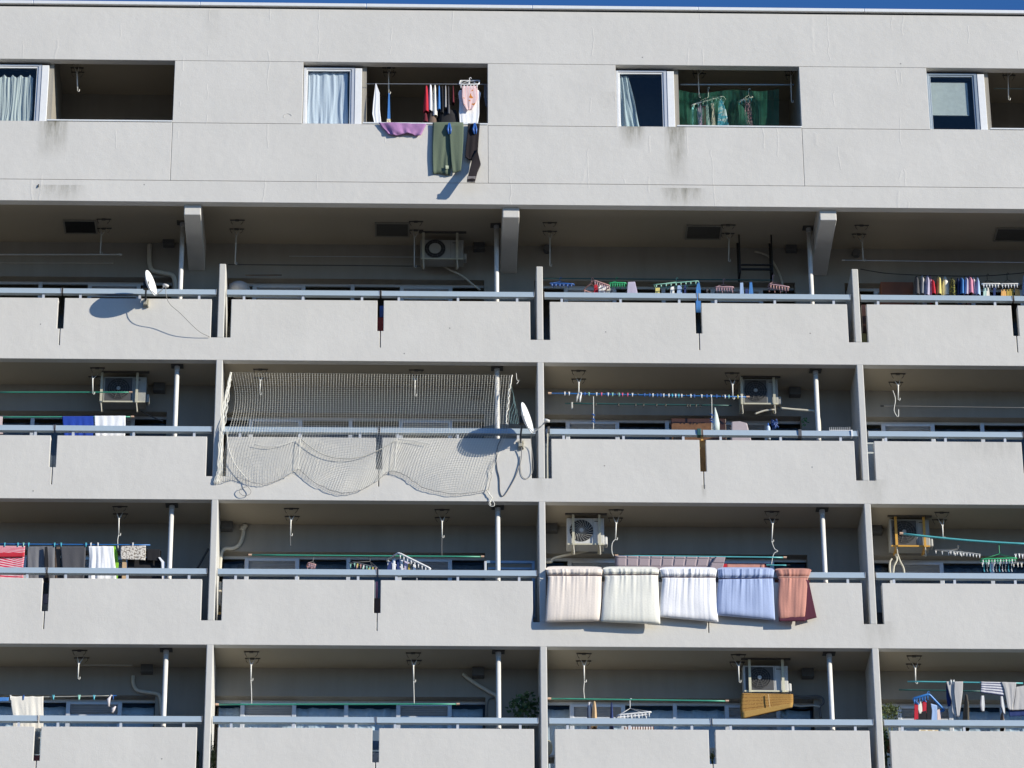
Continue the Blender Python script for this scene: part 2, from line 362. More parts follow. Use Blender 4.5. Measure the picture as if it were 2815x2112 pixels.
# top floor loggias and windows
ZC4 = PZ('t0', 900, 770, 0).z
zc4 = P('t0', 900, 770, D).z
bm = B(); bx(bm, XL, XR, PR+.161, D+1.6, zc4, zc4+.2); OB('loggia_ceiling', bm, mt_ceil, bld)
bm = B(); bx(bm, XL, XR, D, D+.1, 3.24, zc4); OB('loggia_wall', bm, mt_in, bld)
for i, e in enumerate(edges):
    x0 = e-OW
    if x0 > 17.9: continue
    # window frame in the left part
    wx1 = x0+.955; y = PR+.11
    fz1 = WT-.045; fz0 = WB+.002
    bm = B()
    for a in ((x0+.01, x0+.055, fz0, fz1), (wx1-.06, wx1, fz0, fz1), (x0+.055, wx1-.06, fz1-.04, fz1), (x0+.055, wx1-.06, fz0, fz0+.04)):
        bx(bm, a[0], a[1], y, y+.07, a[2], a[3])
    wn = OB('window', bm, mt_alu if i != 4 else M('dark_alu', (.30,.36,.42), .5, .3), bld, bevel=.006)
    bm = B(); 
    for a in ((x0+.058, x0+.085, fz0+.043, fz1-.043), (wx1-.09, wx1-.063, fz0+.043, fz1-.043), (x0+.085, wx1-.09, fz1-.07, fz1-.043), (x0+.085, wx1-.09, fz0+.043, fz0+.07)):
        bx(bm, a[0], a[1], y+.015, y+.05, a[2], a[3])
    OB('sash', bm, mt_white if i != 4 else M('dark_alu'), wn, bevel=.003)
    bm = B(); bx(bm, x0+.084, wx1-.089, y+.03, y+.034, fz0+.069, fz1-.069); OB('pane', bm, mt_g, wn)
    bm = B(); bx(bm, wx1+.004, wx1+.135, y-.01, y+.10, fz0, fz1-.02); OB('window_post', bm, mt_white, bld, bevel=.006)
    # room box behind the window and the loggia side wall
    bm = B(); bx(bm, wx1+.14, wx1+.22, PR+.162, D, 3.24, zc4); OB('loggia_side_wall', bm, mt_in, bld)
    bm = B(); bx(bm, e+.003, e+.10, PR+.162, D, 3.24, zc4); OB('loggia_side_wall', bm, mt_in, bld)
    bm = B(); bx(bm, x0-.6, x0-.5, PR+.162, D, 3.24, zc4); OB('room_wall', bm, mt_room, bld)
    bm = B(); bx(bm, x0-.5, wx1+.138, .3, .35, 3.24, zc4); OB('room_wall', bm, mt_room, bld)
    bm = B(); bx(bm, wx1+.16, e-.002, PR-.012, PR+.20, WB+.0005, WB+.030); OB('window_sill', bm, mt_cop, bld, bevel=.004)
# ceiling hatches in the top balcony row
for (z_, a, b, c, d, dk) in (('a0', 545, 850, 200, 318, 1), ('b0', 1045, 1345, 222, 345, 0), ('c0', 1540, 1835, 245, 368, 0), ('d0', 1975, 2290, 268, 385, 0)):
    p = PZ(z_, a, c, 3.03); q = PZ(z_, b, d, 3.03)
    bm = B(); fr = .03
    for t in ((p.x, q.x, p.y, p.y+fr), (p.x, q.x, q.y-fr, q.y), (p.x, p.x+fr, p.y+fr, q.y-fr), (q.x-fr, q.x, p.y+fr, q.y-fr)): bx(bm, t[0], t[1], t[2], t[3], 3.0, 3.029)
    h = OB('ceiling_hatch', bm, M('hatch_frame', (.26,.24,.2), .7), bld)
    bm = B(); bx(bm, p.x+fr, q.x-fr, p.y+fr, q.y-fr, 3.012, 3.022); OB('hatch_panel', bm, mt_blk if dk else M('hatch_panel', (.085,.08,.07), .7), h)
# vent hoods on the back wall
for z_, cx, cy, s in (('a0',1465,390,1), ('a1',1385,330,1), ('a3',1490,320,1), ('b2',160,310,1), ('e3',1170,430,1), ('d1',390,335,1), ('g3',1195,440,1), ('c2',97,240,1), ('b0',1950,430,1), ('d0',190,440,1), ('e2',1840,350,0), ('d2',620,370,1), ('e1',985,460,1), ('c0',330,455,0), ('d0',755,490,0)):
    p = P(z_, cx, cy, D-.08)
    if z_ == 'e2': continue
    bm = B()
    if s: prismx(bm, [(D-.002, p.z+.10), (D-.13, p.z+.07), (D-.17, p.z-.10), (D-.002, p.z-.10)], p.x-.105, p.x+.105)
    else: tube(bm, [(p.x, D-.12, p.z), (p.x, D-.001, p.z)], .075, 16)
    OB('vent_hood', bm, mt_plate, bld, bevel=.008)

# ================================================================== builders for the loose things
def lerpL(L, t):
    f = t*(len(L)-1); i = min(int(f), len(L)-2); f -= i
    return (L[i][0]*(1-f)+L[i+1][0]*f, L[i][1]*(1-f)+L[i+1][1]*f)
def sheet(name, zn, L, R, y, mat, parent=None, amp=.015, nf=5, thick=.006, y2=None, ph=None, nx=None, nz=18, hem=.0, pull=0, **kw):
    """hanging cloth: L and R are its left and right edges, top to bottom, at depth y (y2 at the foot)"""
    ph = random.uniform(0, 6) if ph is None else ph; nx = nx or max(14, nf*8); bm = B()
    uvl = bm.loops.layers.uv.new('UVMap'); g = []; y2 = y if y2 is None else y2
    wid = (P(zn, *R[0], y)-P(zn, *L[0], y)).length
    wid_ = wid
    hgt = (P(zn, *L[-1], y)-P(zn, *L[0], y)).length
    for i in range(nz+1):
        t = i/nz; a, b = lerpL(L, t), lerpL(R, t); row = []
        for j in range(nx+1):
            s = j/nx; w_ = (noise.noise(Vector((s*nf*1.8+ph*5, t*1.1+ph, 2.2)))*1.5+noise.noise(Vector((s*nf*4+ph, t*2.3, 5.1)))*.4+.25*math.sin(2*math.pi*nf*s+ph))*min(.75, .15+wid_*.8)
            k = (.25+.75*t**.8)
            p = P(zn, a[0]*(1-s)+b[0]*s, a[1]*(1-s)+b[1]*s, y+(y2-y)*t**1.3)
            p.y -= amp*k*w_
            p.z += hem*t*math.sin(2*math.pi*nf*.5*s+ph) - pull*(1-t)*abs(math.sin(math.pi*3*s))
            row.append((bm.verts.new(p), (s*wid, (1-t)*hgt)))
        g.append(row)
    for i in range(nz):
        for j in range(nx):
            q = [g[i][j], g[i][j+1], g[i+1][j+1], g[i+1][j]]; f = bm.faces.new([v[0] for v in q])
            for l, v in zip(f.loops, q): l[uvl].uv = v[1]
    return OB(name, bm, mat, parent, smooth=True, solid=thick, **kw)
def garment(name, zn, x0, x1, yt, yb, y, mat, dep=.20, topw=.25, lean=0, **kw):
    """a shirt on a hanger seen edge on: closed, narrow at the collar, swelling to the hem"""
    bm = B(); n, m = 14, 16; rings = []; ph = random.uniform(0, 6); uvl = bm.loops.layers.uv.new('UVMap')
    for i in range(n+1):
        t = i/n; xx = x0+(x1-x0)/2+lean*(t-.5)
        c = P(zn, xx, yt+(yb-yt)*t, y); e = P(zn, xx+(x1-x0)/2, yt+(yb-yt)*t, y)
        hw = (e-c).length*(topw+(1-topw)*min(1, t*1.25)**.7); dd = dep*min(1, .12+2.6*t)
        ring = []
        for k in range(m):
            a = 2*math.pi*k/m; w_ = 1+.16*math.sin(3*a+ph+2*t)+.10*math.sin(5*a-ph)
            ring.append(bm.verts.new((c.x+hw*math.cos(a)*w_, c.y+dd*math.sin(a), c.z-.012*math.sin(2*a+ph)*t)))
        rings.append(ring)
    for i in range(n):
        for k in range(m):
            f = bm.faces.new((rings[i][k], rings[i][(k+1) % m], rings[i+1][(k+1) % m], rings[i+1][k]))
            for l, (u_, v_) in zip(f.loops, ((k, i), (k+1, i), (k+1, i+1), (k, i+1))): l[uvl].uv = (u_/m*.8, -v_/n*.6)
    bm.faces.new(rings[0])
    return OB(name, bm, mat, None, smooth=True, **kw)
def pole(name, zn, a, b, y, r, mat, label, capm=None, y2=None, sag=0, group=None, cat='laundry pole', capr=1.5, caps=(1, 1)):
    p, q = P(zn, *a, y), P(zn, *b, y if y2 is None else y2)
    e = E(name, label, cat, group)
    pts = [p.lerp(q, i/8)+Vector((0, 0, -sag*math.sin(math.pi*i/8))) for i in range(9)]
    bm = B(); tube(bm, pts, r, 8); OB('rod', bm, mat, e, smooth=True)
    for c, (u, v) in zip(caps, ((p, q), (q, p))):
        if c and capm:
            d = (v-u).normalized(); bm = B(); tube(bm, [u-d*.01, u+d*.05], r*capr, 8); OB('end_cap', bm, capm, e)
    return e
N_PH = [0]
def pole_hanger(zn, x1, y1, x2, y2, xa, ya, xb, yb, zc, label, hw=.11, leg=.10, ay=.33, armmat=None, fold=False):
    """two wire brackets on the ceiling and the swing arm that hangs between them"""
    e = E('pole_hanger', label, 'pole hanger', 'pole hangers on the balcony ceilings')
    a, b = PZ(zn, x1, y1, zc), PZ(zn, x2, y2, zc)
    for p in (a, b):
        bm = B(); tube(bm, [(p.x-hw-.02, p.y, p.z-.012), (p.x+hw+.03, p.y, p.z-.012)], .011, 6)
        tube(bm, [(p.x-.035, p.y, p.z-.016), (p.x+.035, p.y, p.z-.016)], .02, 8)
        tube(bm, smoothpath([(p.x-hw, p.y, p.z-.015), (p.x-hw+.004, p.y, p.z-leg*.6), (p.x-hw+.03, p.y, p.z-leg)], 4), .0055, 5)
        tube(bm, smoothpath([(p.x+hw, p.y, p.z-.015), (p.x+hw-.004, p.y, p.z-leg*.6), (p.x+hw-.04, p.y, p.z-leg)], 4), .0055, 5)
        OB('ceiling_bracket', bm, mt_iron, e)
    p, q = P(zn, xa, ya, ay), P(zn, xb, yb, ay)
    bm = B(); tube(bm, [(b.x-.055, (b.y+ay)/2, zc-.06), p, q], [.004, .012, .010], 7); tube(bm, [(b.x+.06, (b.y+ay)/2, zc-.06), p+Vector((.008, 0, 0))], [.004, .008], 6)
    tube(bm, smoothpath([q, q+Vector((.03, 0, -.02)), q+Vector((.035, 0, .03))], 3), .006, 5)
    OB('swing_arm', bm, armmat or mt_wrod, e, smooth=True)
    return e
def cord(name, zn, pts, ys, r, mat, label, cat='cord', group=None):
    if not isinstance(ys, (list, tuple)): ys = [ys]*len(pts)
    bm = B(); tube(bm, smoothpath([P(zn, *p, y) for p, y in zip(pts, ys)], 5), r, 6)
    return OB(name, bm, mat, None, smooth=True, label=label, cat=cat, group=group)
def bpipe(zn, pts, y, r=.022, name='wall_pipe', m=None):
    bm = B(); tube(bm, smoothpath([P(zn, *p, y) for p in pts], 6), r, 8); return OB(name, bm, m or mt_beige, bld, smooth=True)
def clip_mesh(p, h, w_=.012):
    bm = B(); tube(bm, [p+Vector((-w_*.7, 0, 0)), p+Vector((w_*.2, -.004, -h))], w_*.42, 5); tube(bm, [p+Vector((w_*.7, 0, 0)), p+Vector((-w_*.2, .004, -h))], w_*.42, 5); return bm
def pinch(zn, A_, B_, dz, ya, yb, hook, mat, label, ncl=6, clipm=None, ch=.055, r=.011, hookm=None, group='pinch hangers for small laundry', drop=.0, off=None):
    """rectangular pinch hanger: front edge A_-B_ at depth ya, back edge the same shifted to yb and by dz px"""
    e = E('pinch_hanger', label, 'pinch hanger', group)
    p, q = P(zn, *A_, ya), P(zn, *B_, ya); s = Vector((0, yb-ya, 0)); up = Vector((0, 0, dz))
    c = [p, q, q+s+up, p+s+up]
    if off: c = [p, q, P(zn, B_[0]+off[0], B_[1]+off[1], yb), P(zn, A_[0]+off[0], A_[1]+off[1], yb)]
    ring = []
    for i in range(4):
        a, b, n = c[i-1], c[i], c[(i+1) % 4]; ring += [b.lerp(a, .08), b.lerp(a, .02).lerp(n, .02), b.lerp(n, .08)]
    bm = B(); tube(bm, ring, r, 7, closed=True); m1, m2 = (p+q)/2, (c[2]+c[3])/2; tube(bm, [m1, m2], r*.7, 6); OB('frame', bm, mat, e, smooth=True)
    if hook:
        h = P(zn, *hook, (ya+yb)/2); j = (m1+m2)/2; j = Vector((h.x, h.y, j.z+min(.12, max(.04, (h.z-j.z)*.45))))
        bm = B(); tube(bm, smoothpath([j, j.lerp(h, .8), h, h+Vector((.02, 0, .02)), h+Vector((.035, 0, -.005))], 4), .006, 6)
        for v in c: tube(bm, [j, v], .0035, 4)
        OB('hook', bm, hookm or mat, e, smooth=True)
    for i in range(ncl):
        t = (i+.5)/ncl; 
        for a, b in ((c[0], c[1]), (c[3], c[2])):
            if a is c[3] and i % 2: continue
            v = a.lerp(b, t); OB('clip', clip_mesh(v+Vector((0, 0, -.012-drop)), ch), clipm[i % len(clipm)] if isinstance(clipm, list) else (clipm or mat), e)
    return e
def peg(p, mat, label, h=.06, w_=.014, tilt=0):
    bm = clip_mesh(p+Vector((0, -.012, .022)), h, w_); return OB('clothes_peg', bm, mat, label=label, cat='clothes peg', group='clothes pegs on the laundry poles')
def quad(bm, pts): bm.faces.new([bm.verts.new(p) for p in pts])

def aircon(zn, x0, x1, yt, yb, y, label, zc, fan=True, fx=.36, bars=(.16, .82), barm=None, body=None, grille='dark', skirt=True, arms=True, wide=.30, hub=None, cut=None, topdark=True):
    e = E('air_conditioner', label, 'air conditioner', 'outdoor units hung from the balcony ceilings')
    body = body or M('ac_casing', (.34,.34,.32), .5); barm = barm or M('bracket_cream', (.50,.48,.38), .5)
    p, q = P(zn, x0, yt, y), P(zn, x1, yb, y); X0, X1, Z1, Z0 = p.x, q.x, p.z, q.z; w_, h = X1-X0, Z1-Z0
    bm = B(); bx(bm, X0, X1, y, y+wide, Z0, Z1); OB('casing', bm, body, e, bevel=.012)
    cx, cz, r = X0+w_*fx, Z0+h*.52, h*(.46 if grille == 'round' else .40)
    bm = B(); bmesh.ops.create_cone(bm, cap_ends=True, segments=40, radius1=r, radius2=r, depth=.008, matrix=Matrix.Translation((cx, y-.006, cz)) @ Matrix.Rotation(math.pi/2, 4, 'X'))
    OB('fan_opening', bm, M('fan_void', (.03,.03,.032), .7), e)
    bm = B()
    if grille == 'dark':
        bp_ = B(); bx(bp_, X0+.035, X0+w_*.675, y-.0045, y-.0005, Z0+.03, Z1-.03); OB('grille_panel', bp_, M('grille_backing', (.075,.075,.078), .6), e)
    for k in range(5 if grille != 'swirl' else 0):
        rr = r*(k+1)/5; tube(bm, [(cx+rr*math.cos(a*math.pi/16), y-.022, cz+rr*math.sin(a*math.pi/16)) for a in range(32)], .0028, 4, closed=True)
    nb = 22 if grille == 'swirl' else 10
    for k in range(nb):
        a = 2*math.pi*k/nb; b = a+(.7 if grille == 'swirl' else 0)
        tube(bm, [(cx+.035*math.cos(a), y-.024, cz+.035*math.sin(a)), (cx+r*.55*math.cos((a+b)/2), y-.024, cz+r*.55*math.sin((a+b)/2)), (cx+r*math.cos(b), y-.018, cz+r*math.sin(b))], .0045 if grille == 'swirl' else .0025, 4)
    OB('grille', bm, M('grille_light', (.42,.42,.40), .5) if grille == 'swirl' else M('grille_dark', (.12,.12,.12), .5), e)
    bm = B(); bmesh.ops.create_cone(bm, cap_ends=True, segments=24, radius1=hub or .035, radius2=hub or .035, depth=.006, matrix=Matrix.Translation((cx, y-.028, cz)) @ Matrix.Rotation(math.pi/2, 4, 'X'))
    OB('hub', bm, body, e)
    bm = B(); bx(bm, X0+w_*.70, X0+w_*.705, y-.003, y, Z0+.01, Z1-.01); bx(bm, X0+w_*.74, X0+w_*.86, y-.004, y, Z1-.075, Z1-.060); OB('panel_seam', bm, mt_iron, e)
    bm = B(); bx(bm, X1+.001, X1+.06, y+.03, y+.20, Z0+.02, Z0+h*.36); OB('valve_cover', bm, body, e, bevel=.02)
    for t in bars:                                   # hanging frame, one drop bar each side, feet under the unit
        bxx = X0+w_*t; bm = B()
        bx(bm, bxx-.022, bxx+.022, y-.055, y-.030, Z0-.03, zc-.004); bx(bm, bxx-.022, bxx+.022, y+wide+.02, y+wide+.04, Z0-.03, zc-.004)
        bx(bm, bxx-.020, bxx+.020, y-.030, y+wide+.02, Z0-.035, Z0-.004)
        o = OB('drop_bar', bm, barm, e)
        if arms:
            bm = B(); tube(bm, [(bxx, y-.04, Z0-.03), (bxx+.015, y+.02, Z0-.17)], .012, 6); tube(bm, [(bxx, y+wide, Z0-.03), (bxx+.015, y+.04, Z0-.17)], .010, 6); OB('foot', bm, mt_beige, o)
    bm = B(); bx(bm, X0-.03, X1+.05, y-.06, y-.02, zc-.03, zc-.002); OB('ceiling_rail', bm, mt_iron, e)
    bm = B(); bx(bm, X0+.01, X1-.01, y-.028, y-.010, Z0-.015, Z0+.014); OB('front_tray', bm, barm, e)
    return e

def dish(zn, c, y, diam, lnb, clampc, label, sy=-.02):
    e = E('satellite_dish', label, 'satellite dish', 'satellite dishes clamped to the parapets')
    cc = P(zn, *c, y); n = (RR*.955+UU*.33-F*.19).normalized(); lp = P(zn, *lnb, y-.02)
    up = (UU - n*n.dot(UU)).normalized(); sd = n.cross(up)
    bm = B(); rings = []; K = 7; N = 40
    ctr = bm.verts.new(cc-n*.075)
    for k in range(1, K+1):
        r = diam/2*k/K; rings.append([bm.verts.new(cc+n*(-.075*(1-(k/K)**2))+(up*math.cos(2*math.pi*a/N)*1.06+sd*math.sin(2*math.pi*a/N))*r) for a in range(N)])
    for a in range(N): bm.faces.new((ctr, rings[0][a], rings[0][(a+1) % N]))
    for k in range(K-1):
        for a in range(N): bm.faces.new((rings[k][a], rings[k+1][a], rings[k+1][(a+1) % N], rings[k][(a+1) % N]))
    OB('reflector', bm, M('dish_white', (.82,.83,.84), .45), e, smooth=True, solid=.012)
    back = cc-n*.10; bot = cc-up*diam*.53
    bm = B(); tube(bm, [bot-n*.0, bot.lerp(lp, .6)-up*.02, lp], .011, 7); OB('feed_arm', bm, M('dish_grey', (.45,.46,.47), .5), e)
    bm = B(); d = (cc-lp).normalized(); tube(bm, [lp-d*.07, lp-d*.02, lp+d*.03], [.02, .034, .034], 12); OB('feed_horn', bm, M('dish_horn', (.62,.62,.60), .5), e, smooth=True)
    cl = P(zn, *clampc, -.05)
    bm = B(); bx(bm, back.x-.05, back.x+.05, back.y-.03, back.y+.05, back.z-.09, back.z+.06); OB('mount_head', bm, mt_blk, e, bevel=.008)
    bm = B(); tube(bm, [back+Vector((0, .02, -.05)), Vector((cl.x, -.10, cl.z+.16)), Vector((cl.x, -.07, cl.z-.02))], .019, 8); OB('mast', bm, M('mast_grey', (.16,.17,.18), .5, .5), e, smooth=True)
    bm = B(); bx(bm, cl.x-.055, cl.x+.055, -.022, -.003, cl.z-.085, cl.z+.075); bx(bm, cl.x-.04, cl.x+.03, -.09, -.022, cl.z-.06, cl.z+.05); bx(bm, cl.x+.035, cl.x+.06, -.06, -.022, cl.z-.09, cl.z+.07)
    OB('clamp', bm, M('clamp_metal', (.42,.40,.33), .5, .3), e, bevel=.005)
    return e, lp, cl

# ================================================================== fabrics and small materials
fb = fabric
f_white = fb('cotton_white', (.82,.83,.86)); f_cream = fb('cotton_cream', (.78,.74,.66)); f_grey = fb('jersey_grey', (.48,.47,.47))
f_black = fb('jersey_black', (.022,.022,.025)); f_char = fb('jersey_charcoal', (.085,.085,.095)); f_navy = fb('cotton_navy', (.03,.05,.16))
f_blue = fb('cotton_blue', (.02,.07,.42)); f_mid = fb('cotton_mid_blue', (.07,.22,.55)); f_lblue = fb('cotton_light_blue', (.34,.47,.72)); f_red = fb('cotton_red', (.50,.03,.05))
f_mar = fb('cotton_maroon', (.12,.02,.03)); f_pink = fb('cotton_pink', (.58,.25,.36)); f_lil = fb('cotton_lilac', (.46,.43,.58)); f_yel = fb('cotton_yellow', (.66,.58,.22)); f_must = fb('cotton_mustard', (.45,.32,.08))
f_ora = fb('cotton_apricot', (.75,.42,.15)); f_brn = fb('cotton_brown', (.14,.10,.08)); f_tan = fb('cotton_tan', (.55,.38,.22)); f_mint = fb('cotton_mint', (.45,.62,.56)); f_oliv = fb('print_olive', (.06,.06,.035), pattern=[(22,.56,(.35,.33,.08))])
f_str = fb('stripe_grey', (.72,.72,.72), stripes=(0,.05,.35,(.2,.2,.24)))
p_green = M('pole_green', (.05,.32,.22), .4); p_blue = M('pole_blue', (.03,.16,.45), .4); p_turq = M('pole_turquoise', (.10,.42,.46), .35); p_dteal = M('pole_dark_teal', (.02,.09,.09), .5)
p_beige = M('pole_beige', (.42,.37,.30), .5); p_dark = M('pole_dark', (.05,.045,.04), .5); p_grey = M('pole_grey', (.45,.47,.5), .4, .4); p_cap = M('cap_tan', (.62,.42,.30), .6)
h_blue = M('plastic_blue', (.03,.12,.42), .4); h_pink = M('plastic_pink', (.62,.36,.34), .45); h_green = M('plastic_green', (.04,.42,.18), .45); h_white = M('plastic_white', (.82,.82,.82), .45); h_grey = M('plastic_grey', (.42,.43,.43), .5)
h_mauve = M('plastic_mauve', (.50,.33,.38), .45); h_mint = M('plastic_mint', (.30,.60,.50), .45); h_pk = M('plastic_hot_pink', (.75,.12,.25), .4); h_yel = M('plastic_yellow', (.75,.65,.15), .4); h_cy = M('plastic_cyan', (.10,.50,.62), .4)
ZC = [3.03, .035, -2.765, -5.565]

# ------------------------------------------------------------------ pole hangers
PH = [
 ('a0',900,195,905,275,880,340,870,500,0,'dim wire pole hanger beside the dark open ceiling hatch'),
 ('a0',2060,203,2055,280,2052,350,2042,585,0,'dim pole hanger right of the leftmost bracket beam in the top balcony row'),
 ('b0',1400,215,1400,290,1388,360,1387,610,0,'dim pole hanger between ceiling hatch and air conditioner in the top balcony row'),
 ('c0',350,225,350,300,353,375,353,600,0,'dim pole hanger at the left end of the third bay of the top balcony row'),
 ('c0',1900,245,1890,318,1910,380,1905,560,0,'dim pole hanger between the ceiling hatch and the empty black bracket frame'),
 ('d0',800,248,775,325,808,410,815,555,0,'pole hanger carrying the grey pole in the rightmost bay of the top balcony row'),
 ('a1',845,160,830,235,805,258,805,385,1,'white armed pole hanger left of the air conditioner above the blue cloth'),
 ('b1',587,205,590,293,587,325,582,465,1,'left pole hanger behind the hanging white bird net'),
 ('e1',355,213,345,270,343,330,340,480,1,'right pole hanger behind the hanging white bird net'),
 ('c1',405,215,405,300,410,340,408,500,1,'white pole hanger at the left end of the peg covered blue pole'),
 ('c1',1960,238,1955,315,1968,365,1970,500,1,'white pole hanger at the right end of the peg covered blue pole'),
 ('d1',1208,193,1190,260,1212,290,1212,400,1,'white pole hanger in the rightmost bay of the second balcony row'),
 ('a2',1040,100,1045,163,1033,210,1030,350,2,'pole hanger above the lace cloth and bright green strip of laundry'),
 ('b2',812,137,822,217,810,265,805,410,2,'left pole hanger in the second bay of the third balcony row'),
 ('e2',650,158,652,243,653,295,652,460,2,'right pole hanger above the large white pinch hanger'),
 ('c2',575,110,570,170,577,215,572,330,2,'white pole hanger just right of the air conditioner above the futons'),
 ('c2',1730,122,1725,180,1737,220,1730,345,2,'white pole hanger above the blue futon'),
 ('d2',1325,187,1300,265,1335,340,1340,470,2,'white pole hanger right of the air conditioner with orange bars'),
 ('a3',805,137,825,212,797,280,790,425,3,'white pole hanger in the leftmost bay of the lowest balcony row'),
 ('b3',483,150,493,218,480,295,478,440,3,'left pole hanger in the second bay of the lowest balcony row'),
 ('e3',380,195,387,287,383,360,385,545,3,'right pole hanger left of the slanting pipe in the lowest balcony row'),
 ('c3',460,168,455,243,463,300,466,455,3,'left pole hanger in the third bay of the lowest balcony row'),
 ('g3',350,215,335,305,355,365,360,550,3,'pole hanger beside the air conditioner with the straw blind'),
 ('d3',745,240,735,342,762,405,765,585,3,'cream pole hanger over the blue rack of socks')]
for z,a,b,c,d,e_,f_,g_,h_,j,lab in PH:
    pole_hanger(z,a,b,c,d,e_,f_,g_,h_,ZC[j],lab, armmat=M('white_rod_shaded',(.5,.5,.46),.5) if j == 0 else None)  # top row arms: shade put into a darker copy of the white
for z,x,y,x2,y2,lab in (('t0',628,600,632,740,'pole hanger in the empty leftmost recess of the top floor'),('t1',1092,600,1092,760,'pole hanger inside the recess with the white and red shirts'),
   ('t2',1540,610,1546,790,'pole hanger left of the green net in the top floor recess'),('t3',175,625,180,830,'dim pole hanger at the right end of the green netted recess'),('t3',1945,625,1948,810,'pole hanger in the rightmost recess of the top floor')):
    pp = PZ(z, x, y, zc4); pole_hanger(z, x-2, y-50, x+4, y-15, x, y, x2, y2, zc4, lab, hw=.10, leg=.12, ay=-.42)
# the arms' lower cords
for z, pts, lab in (('b2',[(805,410),(806,470),(806,520)],'dark cord below the left pole hanger of the third balcony row'),('b3',[(478,440),(484,560),(486,690)],'thin cord from left pole hanger down to the green pole in the lowest row'),
   ('e3',[(385,545),(388,640),(392,820)],'thin cord from right pole hanger down to the green pole in the lowest row'),('e2',[(652,460),(650,560),(652,670)],'dark cord hanging from the right pole hanger to the green pole'),
   ('c3',[(466,455),(460,550),(470,640)],'thin cord left above the green pole of the third bay lowest row'),('c2',[(572,330),(548,360),(545,420),(558,458)],'white wire hooks left of the mauve quilted pad'),
   ('c2',[(1730,345),(1750,400),(1775,420),(1745,440),(1728,520)],'white wire hooks above the blue futon'),('a2',[(1030,350),(1022,400),(1026,470)],'thin cord beside the lace cloth'),
   ('d1',[(1170,330),(1190,400),(1180,490),(1212,540),(1215,480)],'white looped hook below the hanger in the rightmost bay')):
    cord('hanging_cord', z, pts, .33, .006 if 'dark' not in lab else .005, mt_wrod if 'dark' not in lab else mt_cord, lab, group='cords below the pole hangers')

# ------------------------------------------------------------------ poles
def ap(zn,a,b,y,r,m,lab,capm=None,**k): return pole('laundry_pole',zn,a,b,y,r,m,lab,capm,**k)
ap('a0',(-60,507),(1055,507),.33,.014,p_beige,'thick beige pole in the leftmost bay of the top balcony row',p_beige)
ap('a0',(-60,578),(985,582),.6,.007,p_beige,'thin brownish pole under the thick beige one')
ap('b0',(-230,592),(1440,607),.62,.010,p_dark,'long black pole running left from the air conditioner of the top balcony row')
ap('b0',(300,520),(1440,528),.62,.004,p_grey,'thin pale line above the long black pole')
ap('b0',(-80,686),(235,684),.45,.013,M('pole_brown',(.10,.07,.05),.6),'short brown pole over the white dome in the second bay')
ap('c0',(275,712),(2280,728),.45,.011,p_dteal,'dark teal pole carrying the row of pinch hangers in the top balcony row')
ap('d0',(635,555),(2330,577),.40,.008,p_grey,'grey pole above the coloured shirts in the top balcony row',M('cap_pale',(.6,.55,.48)))
cord('clothes_line','d0',[(790,632),(1010,668),(1300,685),(1560,692),(1900,690),(2260,660)],.42,.008,mt_blk,'sagging black clothes line holding the coloured shirts','clothes line')
ap('a1',(-60,375),(1145,375),.36,.011,p_green,'upper green pole in the leftmost bay of the second balcony row',p_cap)
ap('a1',(-60,592),(1160,588),.30,.013,p_green,'lower green pole holding the blue and white cloths',p_cap)
ap('c1',(105,447),(2135,486),.33,.013,p_blue,'blue pole covered with clothes pegs',p_cap)
ap('c1',(270,550),(1960,572),.66,.013,p_dteal,'dark teal pole behind the peg covered blue pole')
ap('d1',(1075,452),(2330,468),.35,.008,M('pole_steel',(.30,.28,.25),.4,.5),'thin steel pole with black end in the rightmost bay of the second row',mt_blk)
ap('a2',(-60,430),(1305,438),.33,.012,p_blue,'blue pole carrying the striped, grey, black and white laundry')
ap('b2',(385,612),(2764,630),.33,.014,p_green,'green pole in the second bay of the third balcony row',p_cap)
ap('c2',(572,453),(1837,467),.33,.014,p_turq,'turquoise pole carrying the mauve quilted pad',p_cap)
ap('c2',(1380,522),(1862,525),.50,.014,p_turq,'lower turquoise pole carrying the salmon towel',mt_blk)
ap('d2',(880,418),(2330,536),.33,.020,p_turq,'thick turquoise pole slanting past the air conditioner with orange bars',p_cap,capr=1.25,sag=.03)
ap('a3',(-60,622),(1175,600),.33,.006,M('line_pale',(.55,.55,.5)),'thin pale line with the cream towel and pegs',p_blue)
ap('a3',(820,290),(1345,292),.70,.009,p_beige,'dim beige pole under the ceiling in the lowest row')
ap('b3',(125,690),(2590,686),.33,.014,p_green,'long green pole in the second bay of the lowest balcony row',p_cap)
ap('c3',(100,630),(1925,655),.33,.014,p_green,'green pole carrying the white wire hanger in the third bay of the lowest row',p_cap)
ap('d3',(665,568),(2118,590),.33,.014,p_turq,'turquoise pole carrying the grey trousers and striped shirt')
ap('d3',(555,672),(1600,690),.66,.014,p_dteal,'dark teal pole behind the grey trousers')
ap('t1',(905,684),(1885,688),-.80,.006,p_grey,'thin grey rod carrying the shirts in the top floor recess')
ap('t2',(1392,690),(2320,692),-.40,.014,M('rail_pale_blue',(.40,.52,.66),.4),'pale blue bar above the green net')
ap('t3',(1830,722),(2330,728),-.40,.006,M('rod_teal',(.12,.2,.2)),'thin teal rod in the rightmost top floor recess')

